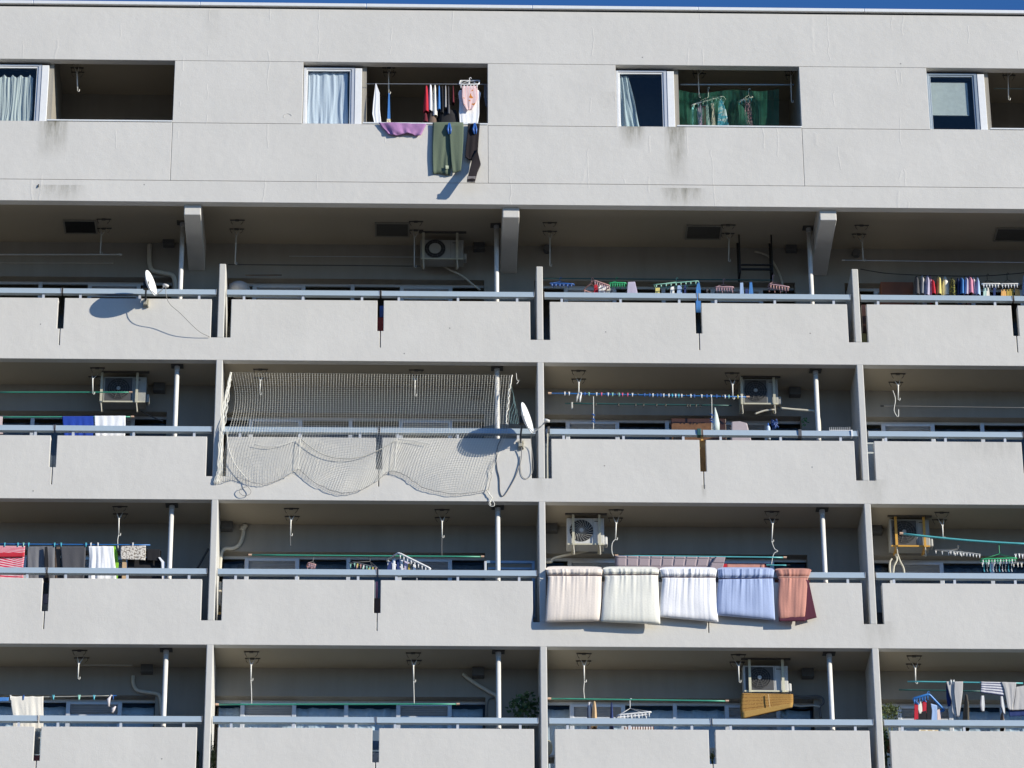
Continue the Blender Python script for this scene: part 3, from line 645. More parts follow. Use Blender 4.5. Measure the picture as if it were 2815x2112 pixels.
# ------------------------------------------------------------------ air conditioners
aircon('b0',1440,1815,375,548,.60,'white outdoor unit with dark round fan and pale hub in the top balcony row',3.03,fx=.34,hub=.11,grille='round',bars=(.07,.85))
aircon('a1',900,1265,238,462,.58,'grey outdoor unit on cream bars left of the pipe in the second balcony row',.035,bars=(-.03,.79))
aircon('c1',2068,2435,300,560,.58,'outdoor unit beside the peg covered pole in the second balcony row',.035,bars=(-.04,.88))
aircon('c2',210,490,172,372,.58,'white outdoor unit with swirl fan guard above the cream futons',-2.765,fx=.39,grille='swirl',bars=(.17,.87),body=M('ac_white',(.55,.55,.54),.5))
aircon('d2',760,1205,262,560,.58,'outdoor unit held by two orange yellow bars',-2.765,bars=(.15,.86),barm=M('orange_bar',(.60,.33,.06),.5))
aircon('g3',408,965,352,672,.58,'outdoor unit with a straw blind hanging below it',-5.565,bars=(.14,.88),barm=M('bar_pale',(.62,.60,.46),.5),body=M('ac_white'),arms=False)
# empty black frame
e = E('bracket_frame','empty black air conditioner frame hanging in the third bay of the top balcony row','bracket frame')
pa, pb = P('c0',1990,245,.6), P('d0',10,245,.6); zb = P('c0',1990,650,.6).z
for xx in (pa.x, pb.x):
    bm = B(); bx(bm, xx-.013, xx+.013, .56, .60, zb-.05, 3.02); bx(bm, xx-.02, xx+.02, .88, .92, zb-.05, 3.02); bx(bm, xx-.018, xx+.018, .60, .88, zb-.02, zb+.02); OB('drop_bar', bm, mt_blk, e)
bm = B(); bx(bm, pa.x+.02, pb.x-.02, .57, .61, zb+.02, zb+.05); bx(bm, pa.x+.02, pb.x-.02, .57, .61, zb+.12, zb+.14); OB('cross_bar', bm, mt_blk, e)

# ------------------------------------------------------------------ pipes on the walls (parts of the block)
bpipe('a0',[(1300,420),(1298,560),(1320,640),(1400,665),(1490,685),(1520,740),(1525,850)],D-.05,.045,'pipe_cover')
bpipe('b2',[(330,330),(322,420),(285,510),(215,545),(140,550),(105,600),(92,740),(92,820)],D-.04,.035,'pipe_cover')
bpipe('b2',[(330,330),(318,360),(350,310)],D-.04,.05,'pipe_cover')
bpipe('a3',[(1350,400),(1352,480),(1390,545),(1480,565),(1580,580),(1625,620),(1640,800)],D-.04,.033,'pipe_cover')
bpipe('e3',[(985,455),(1060,520),(1180,600),(1330,690),(1400,745),(1410,960)],D-.04,.033,'pipe_cover')
bpipe('e3',[(1370,745),(1310,760),(1285,820),(1280,970)],D-.03,.012,'drain_hose',M('hose_dark',(.12,.12,.12)))
bpipe('c2',[(375,412),(300,430),(180,455),(110,475),(95,498),(55,500)],D-.12,.025,'pipe_cover')
bpipe('c0',[(2130,480),(2250,520),(2330,640),(2370,750),(2372,830)],D-.05,.02,'drain_hose')
bpipe('b0',[(1630,600),(1700,640),(1800,690),(1900,770),(1960,815)],D-.10,.018,'drain_hose')
bpipe('a1',[(1225,540),(1300,580),(1415,628)],D-.1,.012,'drain_hose',M('hose_dark'))
bpipe('d1',[(280,470),(380,480),(480,488),(560,500),(585,560),(590,660)],.36,.022,'drain_hose',M('hose_pale',(.55,.52,.42)))
bpipe('d1',[(75,515),(150,490),(230,482)],.62,.018,'drain_hose')
bpipe('g3',[(1010,715),(1150,735),(1300,725),(1370,750),(1385,810),(1345,855),(1355,990)],D-.1,.022,'drain_hose',M('hose_dark'))
bpipe('g3',[(1020,835),(1120,850),(1250,840),(1345,855)],D-.2,.016,'drain_hose')
for pts, lab in (([(790,690),(770,730),(768,800),(775,850)],'left cream hose'),([(830,640),(845,700),(815,770),(805,850)],'mid'),([(850,640),(880,720),(915,790),(925,850)],'right')):
    bpipe('d2',pts,.62,.016,'drain_hose',M('hose_pale'))
bpipe('a2',[(1810,470),(1760,560),(1715,640)],D-.3,.02,'wall_brace',mt_iron)

# ------------------------------------------------------------------ satellite dishes
e, lp, cl = dish('a0',(1313,752),-.38,.46,(1432,775),(1265,922),'white satellite dish seen edge on, on the leftmost bay of the top balcony row')
cord('antenna_cable','a0',[(1440,790),(1445,870),(1480,940),(1560,1010),(1660,1110),(1740,1180),(1825,1222)],[-.42,-.40,-.36,-.28,-.20,-.10,-.02],.006,M('cable_grey',(.30,.29,.27)),'thin cable drooping from the upper satellite dish across the parapet','antenna cable')
e, lp, cl = dish('e1',(1508,712),-.40,.55,(1700,742),(1438,985),'white satellite dish seen edge on, right of the bird net')
cord('antenna_cable','e1',[(1445,1020),(1445,1130),(1410,1260),(1350,1390),(1262,1522),(1225,1480),(1218,1340),(1195,1240),(1190,1130),(1200,1010),(1235,935)],[-.06,-.03,-.02,-.015,-.012,-.012,-.012,-.012,-.012,-.012,-.012],.008,M('cable_and_shadow',(.16,.16,.17)),'dark cable from the lower dish clamp, its left leg a modelled cable shadow','antenna cable')  # left leg: cast shadow of the feed cable, put in as cord
cord('antenna_cable','e1',[(1700,770),(1560,860),(1548,980),(1565,1150),(1558,1280),(1500,1345),(1450,1310),(1435,1200),(1450,1100)],[-.40,-.30,-.06,-.03,-.02,-.012,-.012,-.012,-.02],.005,M('cable_grey'),'pale thin cable loop beside the notch right of the lower dish','antenna cable')

# ================================================================== curtains behind glass
def wcurtain(x0, x1, z0, z1, y, mat, label, nf=6, amp=.03, taper=0, gather=.0, wave=0):
    bm = B(); uvl = bm.loops.layers.uv.new('UVMap'); nx, nz = nf*12, 14; g = []; ph = random.uniform(0, 6)
    for i in range(nz+1):
        t = i/nz; row = []
        for j in range(nx+1):
            s = j/nx; xb = x1 + taper*(t); x = x0+(xb-x0)*s+.02*math.sin(5*t+9*s+ph)*t
            yy = y+amp*(1.5*noise.noise(Vector((s*nf*2.1+ph*3, t*.9, ph)))+.8*noise.noise(Vector((s*nf*5+ph, t*1.6, 4)))+.35*math.sin(2*math.pi*nf*s+ph))*(.7+.3*t)
            zz = z1-(z1-z0)*t - (wave*abs(math.sin(s*nf*2)) if i == 0 else 0)
            row.append((bm.verts.new((x, yy, zz)), (s*(x1-x0), zz)))
        g.append(row)
    for i in range(nz):
        for j in range(nx):
            q = [g[i][j], g[i][j+1], g[i+1][j+1], g[i+1][j]]; f = bm.faces.new([v[0] for v in q])
            for l, v in zip(f.loops, q): l[uvl].uv = v[1]
    return OB('curtain', bm, mat, None, smooth=True, solid=.003, label=label, cat='curtain')
c_white = fb('curtain_white', (.80,.80,.80)); c_cream = fb('curtain_cream', (.62,.62,.55)); c_sheer = fb('curtain_sheer', (.78,.80,.84)); c_pale = fb('curtain_pale_green', (.56,.60,.56))
yc = PR+.20
e0, e1_, e2_, e3_ = edges[1], edges[2], edges[3], edges[4]
wcurtain(e0-OW+.1, e0-OW+.80, WB+.05, WT-.22, yc, c_cream, 'cream curtain in long folds in the leftmost top floor window', nf=7, amp=.024, wave=.06)
wcurtain(e1_-OW+.09, e1_-OW+.83, WB+.05, WT-.10, yc, c_white, 'white curtain filling the window left of the shirt filled recess', nf=4, amp=.020)
wcurtain(e2_-OW+.07, e2_-OW+.24, WB+.05, WT-.12, yc, c_pale, 'pale curtain swept to the left side of the dark window', nf=3, amp=.035, taper=.22)
bm = B(); bx(bm, e3_-OW+.06, e3_-OW+.78, yc, yc+.006, WB+.42, WT-.20); tube(bm, [(e3_-OW+.10, yc, WB+.42), (e3_-OW+.76, yc, WB+.42)], .012, 8)
OB('roller_blind', bm, M('blind_beige', (.58,.58,.50), .8), label='beige roller blind half lowered in the rightmost top floor window', cat='roller blind')
bm = B(); bx(bm, e3_-OW+.12, e3_-OW+.62, yc+.3, yc+.45, WB-.3, WB+.30); OB('cabinet', bm, M('cabinet_navy', (.10,.14,.25), .5), label='dark blue box behind the half lowered roller blind', cat='box', bevel=.01)
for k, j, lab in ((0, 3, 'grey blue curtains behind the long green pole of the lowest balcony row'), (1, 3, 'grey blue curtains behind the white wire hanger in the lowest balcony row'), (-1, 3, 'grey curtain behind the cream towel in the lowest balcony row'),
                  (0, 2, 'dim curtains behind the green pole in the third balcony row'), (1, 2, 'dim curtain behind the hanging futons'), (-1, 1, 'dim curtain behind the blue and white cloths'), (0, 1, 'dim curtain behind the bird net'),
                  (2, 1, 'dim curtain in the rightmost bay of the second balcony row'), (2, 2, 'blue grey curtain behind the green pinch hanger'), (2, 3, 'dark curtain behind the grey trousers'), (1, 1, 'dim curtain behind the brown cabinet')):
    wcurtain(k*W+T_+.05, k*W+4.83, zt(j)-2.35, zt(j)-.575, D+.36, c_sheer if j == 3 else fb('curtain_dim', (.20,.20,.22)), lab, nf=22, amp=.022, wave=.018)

# ================================================================== futons and blankets over the parapet rail
def futon(L, R, strapy, mat, label, strap, thick=.10, name='futon', cat='futon', fold=8, bot=-.135):
    """thick bedding folded over the rail, pinched by a cord just below it"""
    rz = zt(2)-1.322; bm = B(); uvl = bm.loops.layers.uv.new('UVMap'); m = 120; rings = []
    zp_ = lambda y_, yy: P('c2', 1000, y_, yy).z
    t_s = (strapy-560)/(L[-1][1]-560); N = 44; ph = random.uniform(0, 6)
    def ring(xa, xb, za, zb_, yc, th, nrm, rnd, wr):
        out = []
        for k in range(m):
            q = k/m
            if q < .72: s, sy = q/.72, -1
            else: s, sy = 1-(q-.72)/.28, 1
            x = xa+(xb-xa)*s; z = za+(zb_-za)*s; rim = max(0, 1-abs(2*s-1)**7)**.5
            nz_ = noise.noise(Vector((s*fold*1.9+ph*3, z*.8+ph, 3.1)))*1.7+noise.noise(Vector((s*fold*4.6+ph, z*1.6, 7.7)))*.8
            soft = noise.noise(Vector((s*3+ph, z*2.4, 1.3)))
            w_ = wr*nz_ + .016*soft*(1 if abs(nrm.z) < .5 else .4)
            d = th/2*sy*rim + w_*(-1 if sy < 0 else .2)*rim
            out.append((bm.verts.new((x+.0, yc+nrm.y*d*1.0, z+nrm.z*d)), (s*(xb-xa), z)))
        return out
    xl, xr = P('c2', *L[0], -.04).x, P('c2', *R[0], -.04).x
    for (yy, zz, ny, nz) in ((.235, rz-.42, 1, 0), (.23, rz-.25, 1, 0), (.20, rz-.06, 1, .2), (.13, rz+.035, .6, .8), (.05, rz+.045, -.2, 1)):
        n = Vector((0, ny, nz)).normalized(); rings.append(ring(xl, xr, zz, zz, yy, thick*.8, n, 1, .004))
    for i in range(N+1):
        t = i/N; a, b = lerpL(L, t), lerpL(R, t)
        yy = -.045+(bot+.045)*min(1, t*1.1)
        pa, pb = P('c2', *a, yy), P('c2', *b, yy)
        pin = math.exp(-((t-t_s)/.035)**2); th = thick*(1-.62*pin)*(1 if t < .93 else max(.25, math.sqrt(max(0, 1-((t-.93)/.075)**2))))
        wr = .011*math.exp(-max(0, t-t_s)*3.2)+.0016 if t > t_s else .011
        rings.append(ring(pa.x, pb.x, pa.z, pb.z, yy+.03*pin, th, Vector((0, 1, 0)), 1, wr))
    for i in range(len(rings)-1):
        for k in range(m):
            q = (rings[i][k], rings[i][(k+1) % m], rings[i+1][(k+1) % m], rings[i+1][k]); f = bm.faces.new([v[0] for v in q])
            for l, v in zip(f.loops, q): l[uvl].uv = v[1]
    bm.faces.new([v[0] for v in rings[0]]); bm.faces.new([v[0] for v in rings[-1]][::-1])
    o = OB(name, bm, mat, None, smooth=True, label=label, cat=cat, group='bedding airing over the parapet rail')
    a, b = lerpL(L, t_s), lerpL(R, t_s); yy = -.045+(bot+.045)*t_s-.012
    pts = []
    for i in range(15):
        s = i/14; p = P('c2', a[0]*(1-s)+b[0]*s, a[1]*(1-s)+b[1]*s, yy); pts.append((p.x, p.y-.012*math.sin(math.pi*s)**.3, p.z-.006*math.sin(math.pi*s)+.012*(abs(s-.5)*2)**6*0))
    bm = B(); tube(bm, pts, .010, 6); OB('strap', bm, strap, o, smooth=True)
    return o
s_dark = M('strap_maroon', (.05,.02,.03), .8)
futon([(57,560),(72,620),(66,700),(60,800),(52,945)], [(479,558),(470,622),(468,700),(468,800),(459,937)], 622, fb('futon_pinkish', (.78,.70,.63)), 'pinkish white futon, leftmost of the five pieces of bedding over the rail', s_dark, fold=6)
futon([(478,555),(494,622),(482,700),(474,800),(463,942)], [(898,560),(889,615),(893,700),(897,800),(906,960)], 618, fb('futon_cream', (.76,.75,.68)), 'cream futon between the pinkish white one and the pure white one', s_dark, bot=-.165, fold=5)
futon([(900,560),(918,630),(910,700),(900,800),(893,905)], [(1326,560),(1314,630),(1318,700),(1322,800),(1337,945)], 624, fb('futon_white', (.83,.83,.86)), 'pure white futon next to the light blue one', s_dark, bot=-.12, fold=9)
futon([(1328,558),(1336,635),(1328,700),(1322,790),(1318,892)], [(1752,560),(1741,628),(1746,700),(1750,800),(1757,930)], 630, fb('futon_blue', (.38,.46,.68)), 'light blue futon hanging over the rail', M('strap_navy', (.02,.02,.07), .8), bot=-.12)
sal = futon([(1758,560),(1783,630),(1778,720),(1775,820),(1783,925)], [(2026,560),(1998,630),(1992,720),(1986,820),(1976,915)], 628, fb('blanket_salmon', (.52,.25,.20)), 'salmon pink blanket gathered over the rail, right of the blue futon', M('strap_pale', (.62,.40,.34), .8), thick=.07, name='blanket', cat='blanket', fold=3)
sheet('lining', 'c2', [(1985,630),(1980,800),(1975,935)], [(2005,640),(2035,780),(2064,912)], -.09, fb('blanket_maroon', (.10,.03,.05)), sal, amp=.01, nf=2)
sheet('border', 'c2', [(1781,905),(1784,940)], [(1978,905),(1980,938)], -.145, fb('blanket_maroon', (.10,.03,.05)), sal, amp=.004, nf=3, nz=4, thick=.02)
sheet('quilted_pad', 'c2', [(567,455),(567,520),(568,640)], [(1386,466),(1372,520),(1345,640)], .30, fb('pad_mauve', (.34,.28,.30), quilt=.21), amp=.006, nf=3, thick=.02, label='mauve grey quilted pad hanging on the turquoise pole behind the futons', cat='quilted pad')
sheet('quilted_pad_fold', 'c2', [(1312,462),(1275,520),(1245,580)], [(1387,466),(1374,520),(1362,580)], .27, fb('pad_mauve'), amp=.006, nf=1, thick=.02, label='folded over corner of the mauve quilted pad at its right end', cat='quilted pad')
sheet('red_cloth', 'c2', [(1368,516),(1362,640)], [(1398,512),(1400,640)], .44, f_red, nf=2, amp=.008, label='small bright red cloth between the quilted pad and salmon towel', cat='cloth')
sheet('salmon_towel', 'c2', [(1395,509),(1397,640)], [(1676,509),(1676,640)], .45, fb('towel_salmon', (.55,.27,.22)), nf=3, amp=.006, thick=.014, label='salmon towel on the lower turquoise pole above the blue futon', cat='towel')
sheet('red_cloth', 'c2', [(1676,510),(1678,640)], [(1690,518),(1690,640)], .46, f_mar, nf=1, amp=.004, label='thin dark red edge of cloth beside the salmon towel', cat='cloth')

# ================================================================== the bird net
mt_net = M('net_cord', (.76,.75,.69), .8)
def net(name, fn, nu, nv, r, mat, label, cat, sides=3, jit=0):
    e = E(name, label, cat); 
    pts = [[fn(i/nu, j/nv) for j in range(nv+1)] for i in range(nu+1)]
    bm = B()
    for i in range(nu+1): tube(bm, pts[i], r, sides, cap=False)
    for j in range(nv+1): tube(bm, [pts[i][j] for i in range(nu+1)], r*.8, sides, cap=False)
    OB('mesh', bm, mat, e); return e, pts
bot = [(612,1325),(632,1318),(653,1313),(674,1320),(700,1329),(724,1331),(756,1324),(788,1310),(805,1298),(820,1291),(840,1304),(865,1326),(905,1345),(942,1355),(985,1350),(1037,1323),(1052,1308),(1066,1298),(1084,1297),(1111,1305),(1135,1322),(1161,1339),(1205,1352),(1257,1358),(1300,1354),(1339,1347)]
def botv(u):
    for (a, b), (c, d) in zip(bot[:-1], bot[1:]):
        if a <= u <= c: return b+(d-b)*(u-a)/(c-a)
    return bot[0][1] if u < bot[0][0] else bot[-1][1]
def bird(s, t):
    # t 0..0.42 hangs in front of the opening, then over rail and parapet
    uT, uM, uB = 636+(1408-636)*s, 628+(1394-628)*s**.98, 614+(1337-614)*s
    s_ = s
    scal = math.exp(-((uB-826)/40)**2)+math.exp(-((uB-1088)/45)**2)
    if t < .45:
        k = t/.45; u = uT+(uM-uT)*k + 4*math.sin(9*s+5*k)*k*(1-k) + 14*(1-s)**6*math.sin(math.pi*k); v = 1025+7*s+(1190-1025)*k
        y = .20+(-.035-.20)*k**.9+.012*math.sin(14*s+2*k)
        if s < .12: y += (.12-s)*.6*math.sin(math.pi*k)
    else:
        k = (t-.45)/.55; vB = botv(uB); u = uM+(uB-uM)*k + 9*math.sin(math.pi*k)*math.sin((uB-826)/262*math.pi)*.9; v = 1190+(vB-1190)*k
        y = -.035-.012*k-.012*abs(math.sin(18*s+3*k))-.01*math.sin(30*s)*k
    p = P('px', u, v, y); return p
be, bp_ = net('bird_net', bird, 104, 64, .0023, mt_net, 'white bird net hung across the second bay and draped down over its parapet', 'net')
def rope(pts, ys, r=.007, nm='edge_rope', m=None, jit=.0):
    v = smoothpath([P('px', *p, y) for p, y in zip(pts, ys)], 5)
    if jit: v = [q+Vector((random.uniform(-jit, jit), 0, random.uniform(-jit, jit))) for q in v]
    bm = B(); tube(bm, v, r, 5); OB(nm, bm, m or mt_net, be, smooth=True)
mt_rope = M('rope_grey', (.34,.33,.31), .9)
rope(bot, [-.055]*len(bot), .0055, m=mt_rope, jit=.012)
rope([(1408,1032),(1402,1060),(1399,1090),(1396,1120),(1392,1150),(1394,1170)], [.2,.17,.12,.08,.03,0], .011, jit=.012)
rope([(1362,1262),(1350,1290),(1352,1310),(1342,1347)], [-.04]*4, .007, m=mt_rope, jit=.01)
rope([(1339,1347),(1345,1358),(1352,1368),(1346,1382),(1350,1388)], [-.04]*5, .010, jit=.008)
rope([(1350,1378),(1344,1386),(1350,1392),(1358,1391),(1359,1384),(1354,1377)], [-.04]*6, .007)
for d, q in ((0, .011), (3, .008), (-3, .008), (6, .007), (-6, .006)):
    rope([(635+d*.3,1025),(628+d*.6,1060),(620+d,1110),(613+d,1160),(608+d,1200),(606+d,1260),(603+d*1.2,1300),(594+d,1328)], [.2,.14,.06,-.01,-.04,-.05,-.04,-.03], q, jit=.012)
rope([(700,1222),(740,1228),(780,1222),(826,1206)], [-.05]*4, .006); rope([(826,1206),(850,1226),(885,1248),(930,1260),(985,1258),(1040,1238),(1092,1208)], [-.06]*7, .007, m=M('net_fold', (.50,.49,.44), .9))
rope([(1092,1208),(1130,1210),(1160,1216),(1180,1220)], [-.06]*4, .006); rope([(623,1180),(628,1230),(645,1275),(668,1305),(680,1318)], [-.07]*5, .007)
rope([(676,1318),(680,1335),(690,1350),(685,1360),(668,1362),(658,1352),(664,1342),(680,1338)], [-.05]*8, .006, 'loose_loop', mt_rope)
rope([(826,1206),(822,1250),(820,1291)], [-.06]*3, .006); rope([(1092,1208),(1088,1250),(1084,1297)], [-.06]*3, .006)
for q in range(5): rope([(1405+q*5,1060+q*22),(1412+q*3,1100+q*15),(1400+q*6,1140+q*6),(1405+q*4,1165)], [.1,.08,.04,.0], .0025, 'loose_thread', M('thread_teal', (.25,.42,.42)), .006)
rope([(1419,1025),(1421,1045),(1427,1046),(1420,1056)], [.2]*4, .006, 'loose_thread')
mt_gn = M('net_green', (.02,.17,.11), .7)
def gnet(s, t):
    u = 1868+(2140-1868)*s; top = 248+5*math.sin(9*s)+6*math.sin(4*s); v = top+(350-top)*t
    return P('px', u, v, -.56+.07*noise.noise(Vector((s*9, t*1.5, 2)))*2+.05*math.sin(14*s+t))
net('green_net', gnet, 74, 30, .0042, mt_gn, 'dark green net hung inside the top floor recess behind the racks', 'net')

# ================================================================== laundry, top floor
cl = lambda nm, z, L, R, y, m, lab, cat=None, **k: sheet(nm, z, L, R, y, m, label=lab, cat=cat or nm.replace('_', ' '), **k)
ga = lambda z, x0, x1, yt, yb, y, m, lab, nm='shirt', **k: garment(nm, z, x0, x1, yt, yb, y, m, label=lab, cat=nm.replace('_', ' '), **k)
cl('shirt','t1',[(985,682),(966,830),(958,930),(975,1005)],[(990,682),(1018,760),(1020,900),(1032,1005)],-.82,f_white,'white shirt hanging edge on at the left of the shirt filled recess',amp=.04,nf=2)
cl('blue_strap','t1',[(1090,760),(1084,900),(1080,975)],[(1100,760),(1103,900),(1106,975)],-.80,f_mid,'narrow blue cloth hanging from the pole hanger in the shirt filled recess',cat='cloth',amp=.015,nf=2)
cl('floral_cloth','t1',[(1078,970),(1074,1004)],[(1106,970),(1110,1004)],-.82,fb('floral_yellow',(.6,.5,.25),pattern=[(40,.5,(.7,.7,.6))]),'small yellowish floral cloth just above the purple cloth',cat='cloth',amp=.01,nf=2,nz=5)
for x0, x1, yt, yb, m, lab in ((1378,1420,700,920,f_red,'red shirt, leftmost of the edge on shirts in the top floor recess'),(1414,1452,692,912,f_white,'white shirt directly right of the red shirt'),(1450,1488,694,950,f_cream,'cream white shirt between the white shirt and the blue shirt'),
   (1490,1516,700,905,f_mid,'blue shirt hanging edge on in the top floor recess'),(1518,1542,705,930,f_black,'black shirt right of the blue shirt'),(1546,1566,700,885,f_grey,'narrow grey shirt among the black shirts'),(1570,1590,705,940,f_char,'charcoal shirt right of the narrow grey shirt'),(1608,1626,700,850,f_mar,'dark maroon shirt left of the white tee shirt')):
    ga('t1',x0,x1,yt,yb,-.80,m,lab,dep=.07)
ga('t1',1372,1412,915,1008,-.78,f_mar,'dark red hem below the red shirt',nm='trousers',dep=.08); ga('t1',1405,1480,905,1015,-.76,f_brn,'brown garment below the two white shirts',nm='trousers',dep=.08); ga('t1',1484,1650,895,1020,-.74,f_black,'black garment hanging low behind the green trousers',nm='trousers',topw=.8,dep=.08)
cl('tee_shirt','t1',[(1672,735),(1658,760),(1668,830),(1665,920),(1672,1012)],[(1822,735),(1845,760),(1830,830),(1832,920),(1818,1012)],-.80,f_white,'white tee shirt clipped to the white rack in the top floor recess',cat='tee shirt',amp=.025,nf=3)
cl('printed_top','t1',[(1690,705),(1688,790),(1700,850),(1728,898)],[(1815,700),(1822,800),(1800,850),(1768,898)],-.87,fb('print_pink',(.74,.58,.58),stripes=(0,.05,.4,(.78,.50,.50)),pattern=[(9,.60,(.60,.20,.03))]),'pink striped top with an orange print in front of the white tee shirt',cat='top',amp=.02,nf=3)
pinch('t1',(1668,690),(1826,688),0,-.87,-.70,(1750,640),h_white,'white rack holding the white tee shirt and the printed top',6,h_white,ch=.07,r=.014,off=(6,-30))
cl('cloth','t1',[(1870,690),(1868,780),(1880,860)],[(1893,680),(1896,800),(1896,880)],-.30,fb('cotton_dim',(.30,.30,.36)),'dim pale cloth at the far right edge of the shirt filled recess',amp=.01,nf=1)
cl('purple_cloth','t1',[(1012,1000),(1040,1040),(1075,1075),(1085,1096)],[(1400,1012),(1385,1040),(1365,1080),(1355,1098)],PR-.045,fb('cotton_purple',(.38,.20,.40)),'purple cloth bunched over the sill of the shirt filled recess',cat='cloth',amp=.06,nf=3,thick=.02,hem=.02)
gt = cl('green_trousers','t1',[(1450,1000),(1450,1050),(1446,1180),(1447,1300),(1452,1412)],[(1700,1000),(1698,1050),(1650,1180),(1606,1300),(1592,1420)],PR-.045,fb('twill_green',(.135,.17,.12)),'muted green trousers hanging down the wall below the recess',cat='trousers',amp=.045,nf=2,thick=.02,hem=.012)
sheet('trouser_leg','t1',[(1580,1010),(1590,1150),(1600,1300),(1612,1404)],[(1702,1010),(1700,1150),(1690,1300),(1680,1394)],PR-.09,fb('twill_green'),gt,amp=.035,nf=1,thick=.02,hem=.01)
cl('towel_tag','t1',[(1555,1350),(1556,1380)],[(1580,1352),(1580,1376)],PR-.085,fb('tag_pale',(.5,.55,.4)),'small pale tag near the hem of the green trousers',cat='tag',amp=.002,nf=1,nz=3)
tr = cl('trousers','t1',[(1738,1010),(1735,1080),(1722,1180),(1714,1280),(1740,1300)],[(1835,1010),(1830,1080),(1822,1180),(1815,1290),(1790,1312)],PR-.05,fb('knit_black',(.024,.019,.021)),'black trousers hanging twisted down the wall beside the green trousers',amp=.03,nf=2,thick=.03,y2=PR-.10)
sheet('trouser_leg','t1',[(1775,1290),(1765,1340),(1750,1400),(1730,1478)],[(1815,1220),(1842,1340),(1815,1400),(1796,1478)],PR-.10,MC['knit_black'],tr,amp=.02,nf=1,thick=.05,y2=PR-.30)
sheet('hem_band','t1',[(1732,1440),(1730,1484)],[(1800,1440),(1796,1486)],PR-.30,fb('hem_grey',(.20,.18,.18)),tr,amp=.02,nf=1,thick=.02,nz=4)
for x, lab in ((1586, 'blue clip holding the green trousers to the sill'), (1794, 'blue clip holding the black trousers to the sill')):
    e = E('laundry_clip', lab, 'laundry clip'); p = P('t1', x, 1050, PR-.09)
    bm = B(); tube(bm, [p+Vector((-.006, .0, .12)), p+Vector((-.03, -.01, -.02)), p+Vector((-.012, -.01, -.12))], [.012, .022, .012], 8); OB('jaw', bm, h_blue, e, smooth=True)
    bm = B(); tube(bm, [p+Vector((.006, .0, .12)), p+Vector((.026, -.01, -.02)), p+Vector((.022, -.01, -.12))], [.012, .020, .010], 8); OB('jaw', bm, h_blue, e, smooth=True)
# second recess
pinch('t2',(1485,858),(1742,785),0,-.50,-.36,(1620,720),M('plastic_cream',(.60,.62,.52),.5),'cream rack with teal, pink and pale blue cloths in front of the green net',7,h_mint,ch=.06,r=.014,off=(22,28))
pinch('t2',(1880,822),(1985,792),0,-.50,-.36,(1950,730),MC['plastic_cream'],'cream rack with the dark flowery cloth in front of the green net',4,h_cy,ch=.06,r=.014,off=(-20,14))
for L, R, m, lab in (([(1488,870),(1490,1042)],[(1504,868),(1500,1042)],fb('cloth_teal',(.25,.62,.60)),'narrow teal cloth at the left of the cream rack'),
  ([(1545,850),(1530,900),(1540,1042)],[(1556,848),(1575,900),(1572,1042)],fb('cloth_lilac',(.62,.45,.62)),'lilac pink cloth on the cream rack'),
  ([(1576,865),(1580,1030)],[(1600,862),(1606,1030)],f_mar,'maroon cloth between the lilac and mint cloths'),([(1603,845),(1610,1042)],[(1618,840),(1640,1042)],f_mint,'mint green cloth in the middle of the cream rack'),
  ([(1640,845),(1655,900),(1645,1042)],[(1665,830),(1672,920),(1680,1042)],fb('cloth_butter',(.72,.68,.52)),'butter yellow cloth left of the pale blue patterned one'),
  ([(1712,805),(1700,920),(1695,1042)],[(1728,800),(1765,900),(1790,1042)],fb('tie_dye',(.60,.74,.80),pattern=[(14,.5,(.12,.48,.68))]),'pale blue and white patterned cloth on the cream rack'),
  ([(1918,825),(1915,930),(1920,1035)],[(1965,822),(1975,930),(1985,1035)],fb('flowery',(.06,.03,.05),pattern=[(40,.55,(.40,.20,.26)),(50,.62,(.5,.45,.45))]),'dark flowery cloth in front of the green net')):
    cl('cloth','t2',L,R,-.46,m,lab,amp=.022,nf=2)

# ================================================================== laundry, top balcony row
y0 = .42
bm = B(); pc = P('b0', -110, 250, .5); pc = P('a0', 2078, 745, .85)
bmesh.ops.create_uvsphere(bm, u_segments=20, v_segments=10, radius=.21, matrix=Matrix.Translation((pc.x, .85, pc.z-.16)) @ Matrix.Diagonal((1, 1, .72, 1)))
OB('white_dome', bm, M('dome_white', (.45,.45,.46), .5), smooth=True, label='white dome shaped cover just above the rail right of the leftmost tall fin', cat='cover')
def rack(z, A_, B_, hook, m, lab, n=6, clipm=None, off=(14,14), **k): return pinch(z, A_, B_, 0, y0-.15, y0+.15, hook, m, lab, n, clipm, off=off, **k)
rack('c0',(355,755),(556,762),(440,712),h_blue,'blue pinch hanger, leftmost one in the top balcony row',6,h_blue,off=(10,12),r=.013)
rack('c0',(735,730),(878,778),(715,715),h_pink,'peach pinch hanger with the red cloth in the top balcony row',7,h_mauve,off=(-90,85),r=.012,ch=.08)
rack('c0',(868,752),(1010,752),(928,712),h_green,'green pinch hanger between the red cloth and the lavender shirt',7,h_green,off=(6,18),r=.013,ch=.08)
rack('c0',(1255,768),(1640,735),(1450,715),h_mint,'long mint pinch hanger with yellow, white and blue socks',9,h_mint,off=(12,30),r=.009,ch=.05)
rack('c0',(1790,788),(1945,788),(1858,725),h_mauve,'mauve pinch hanger hanging from a visible hook in the top balcony row',7,h_mauve,off=(5,18),r=.012,ch=.08)
rack('d0',(0,762),(172,788),(28,690),h_mauve,'mauve pinch hanger left of the pipe at the right end of the third bay',7,h_pink,off=(-15,30),r=.012,ch=.08)
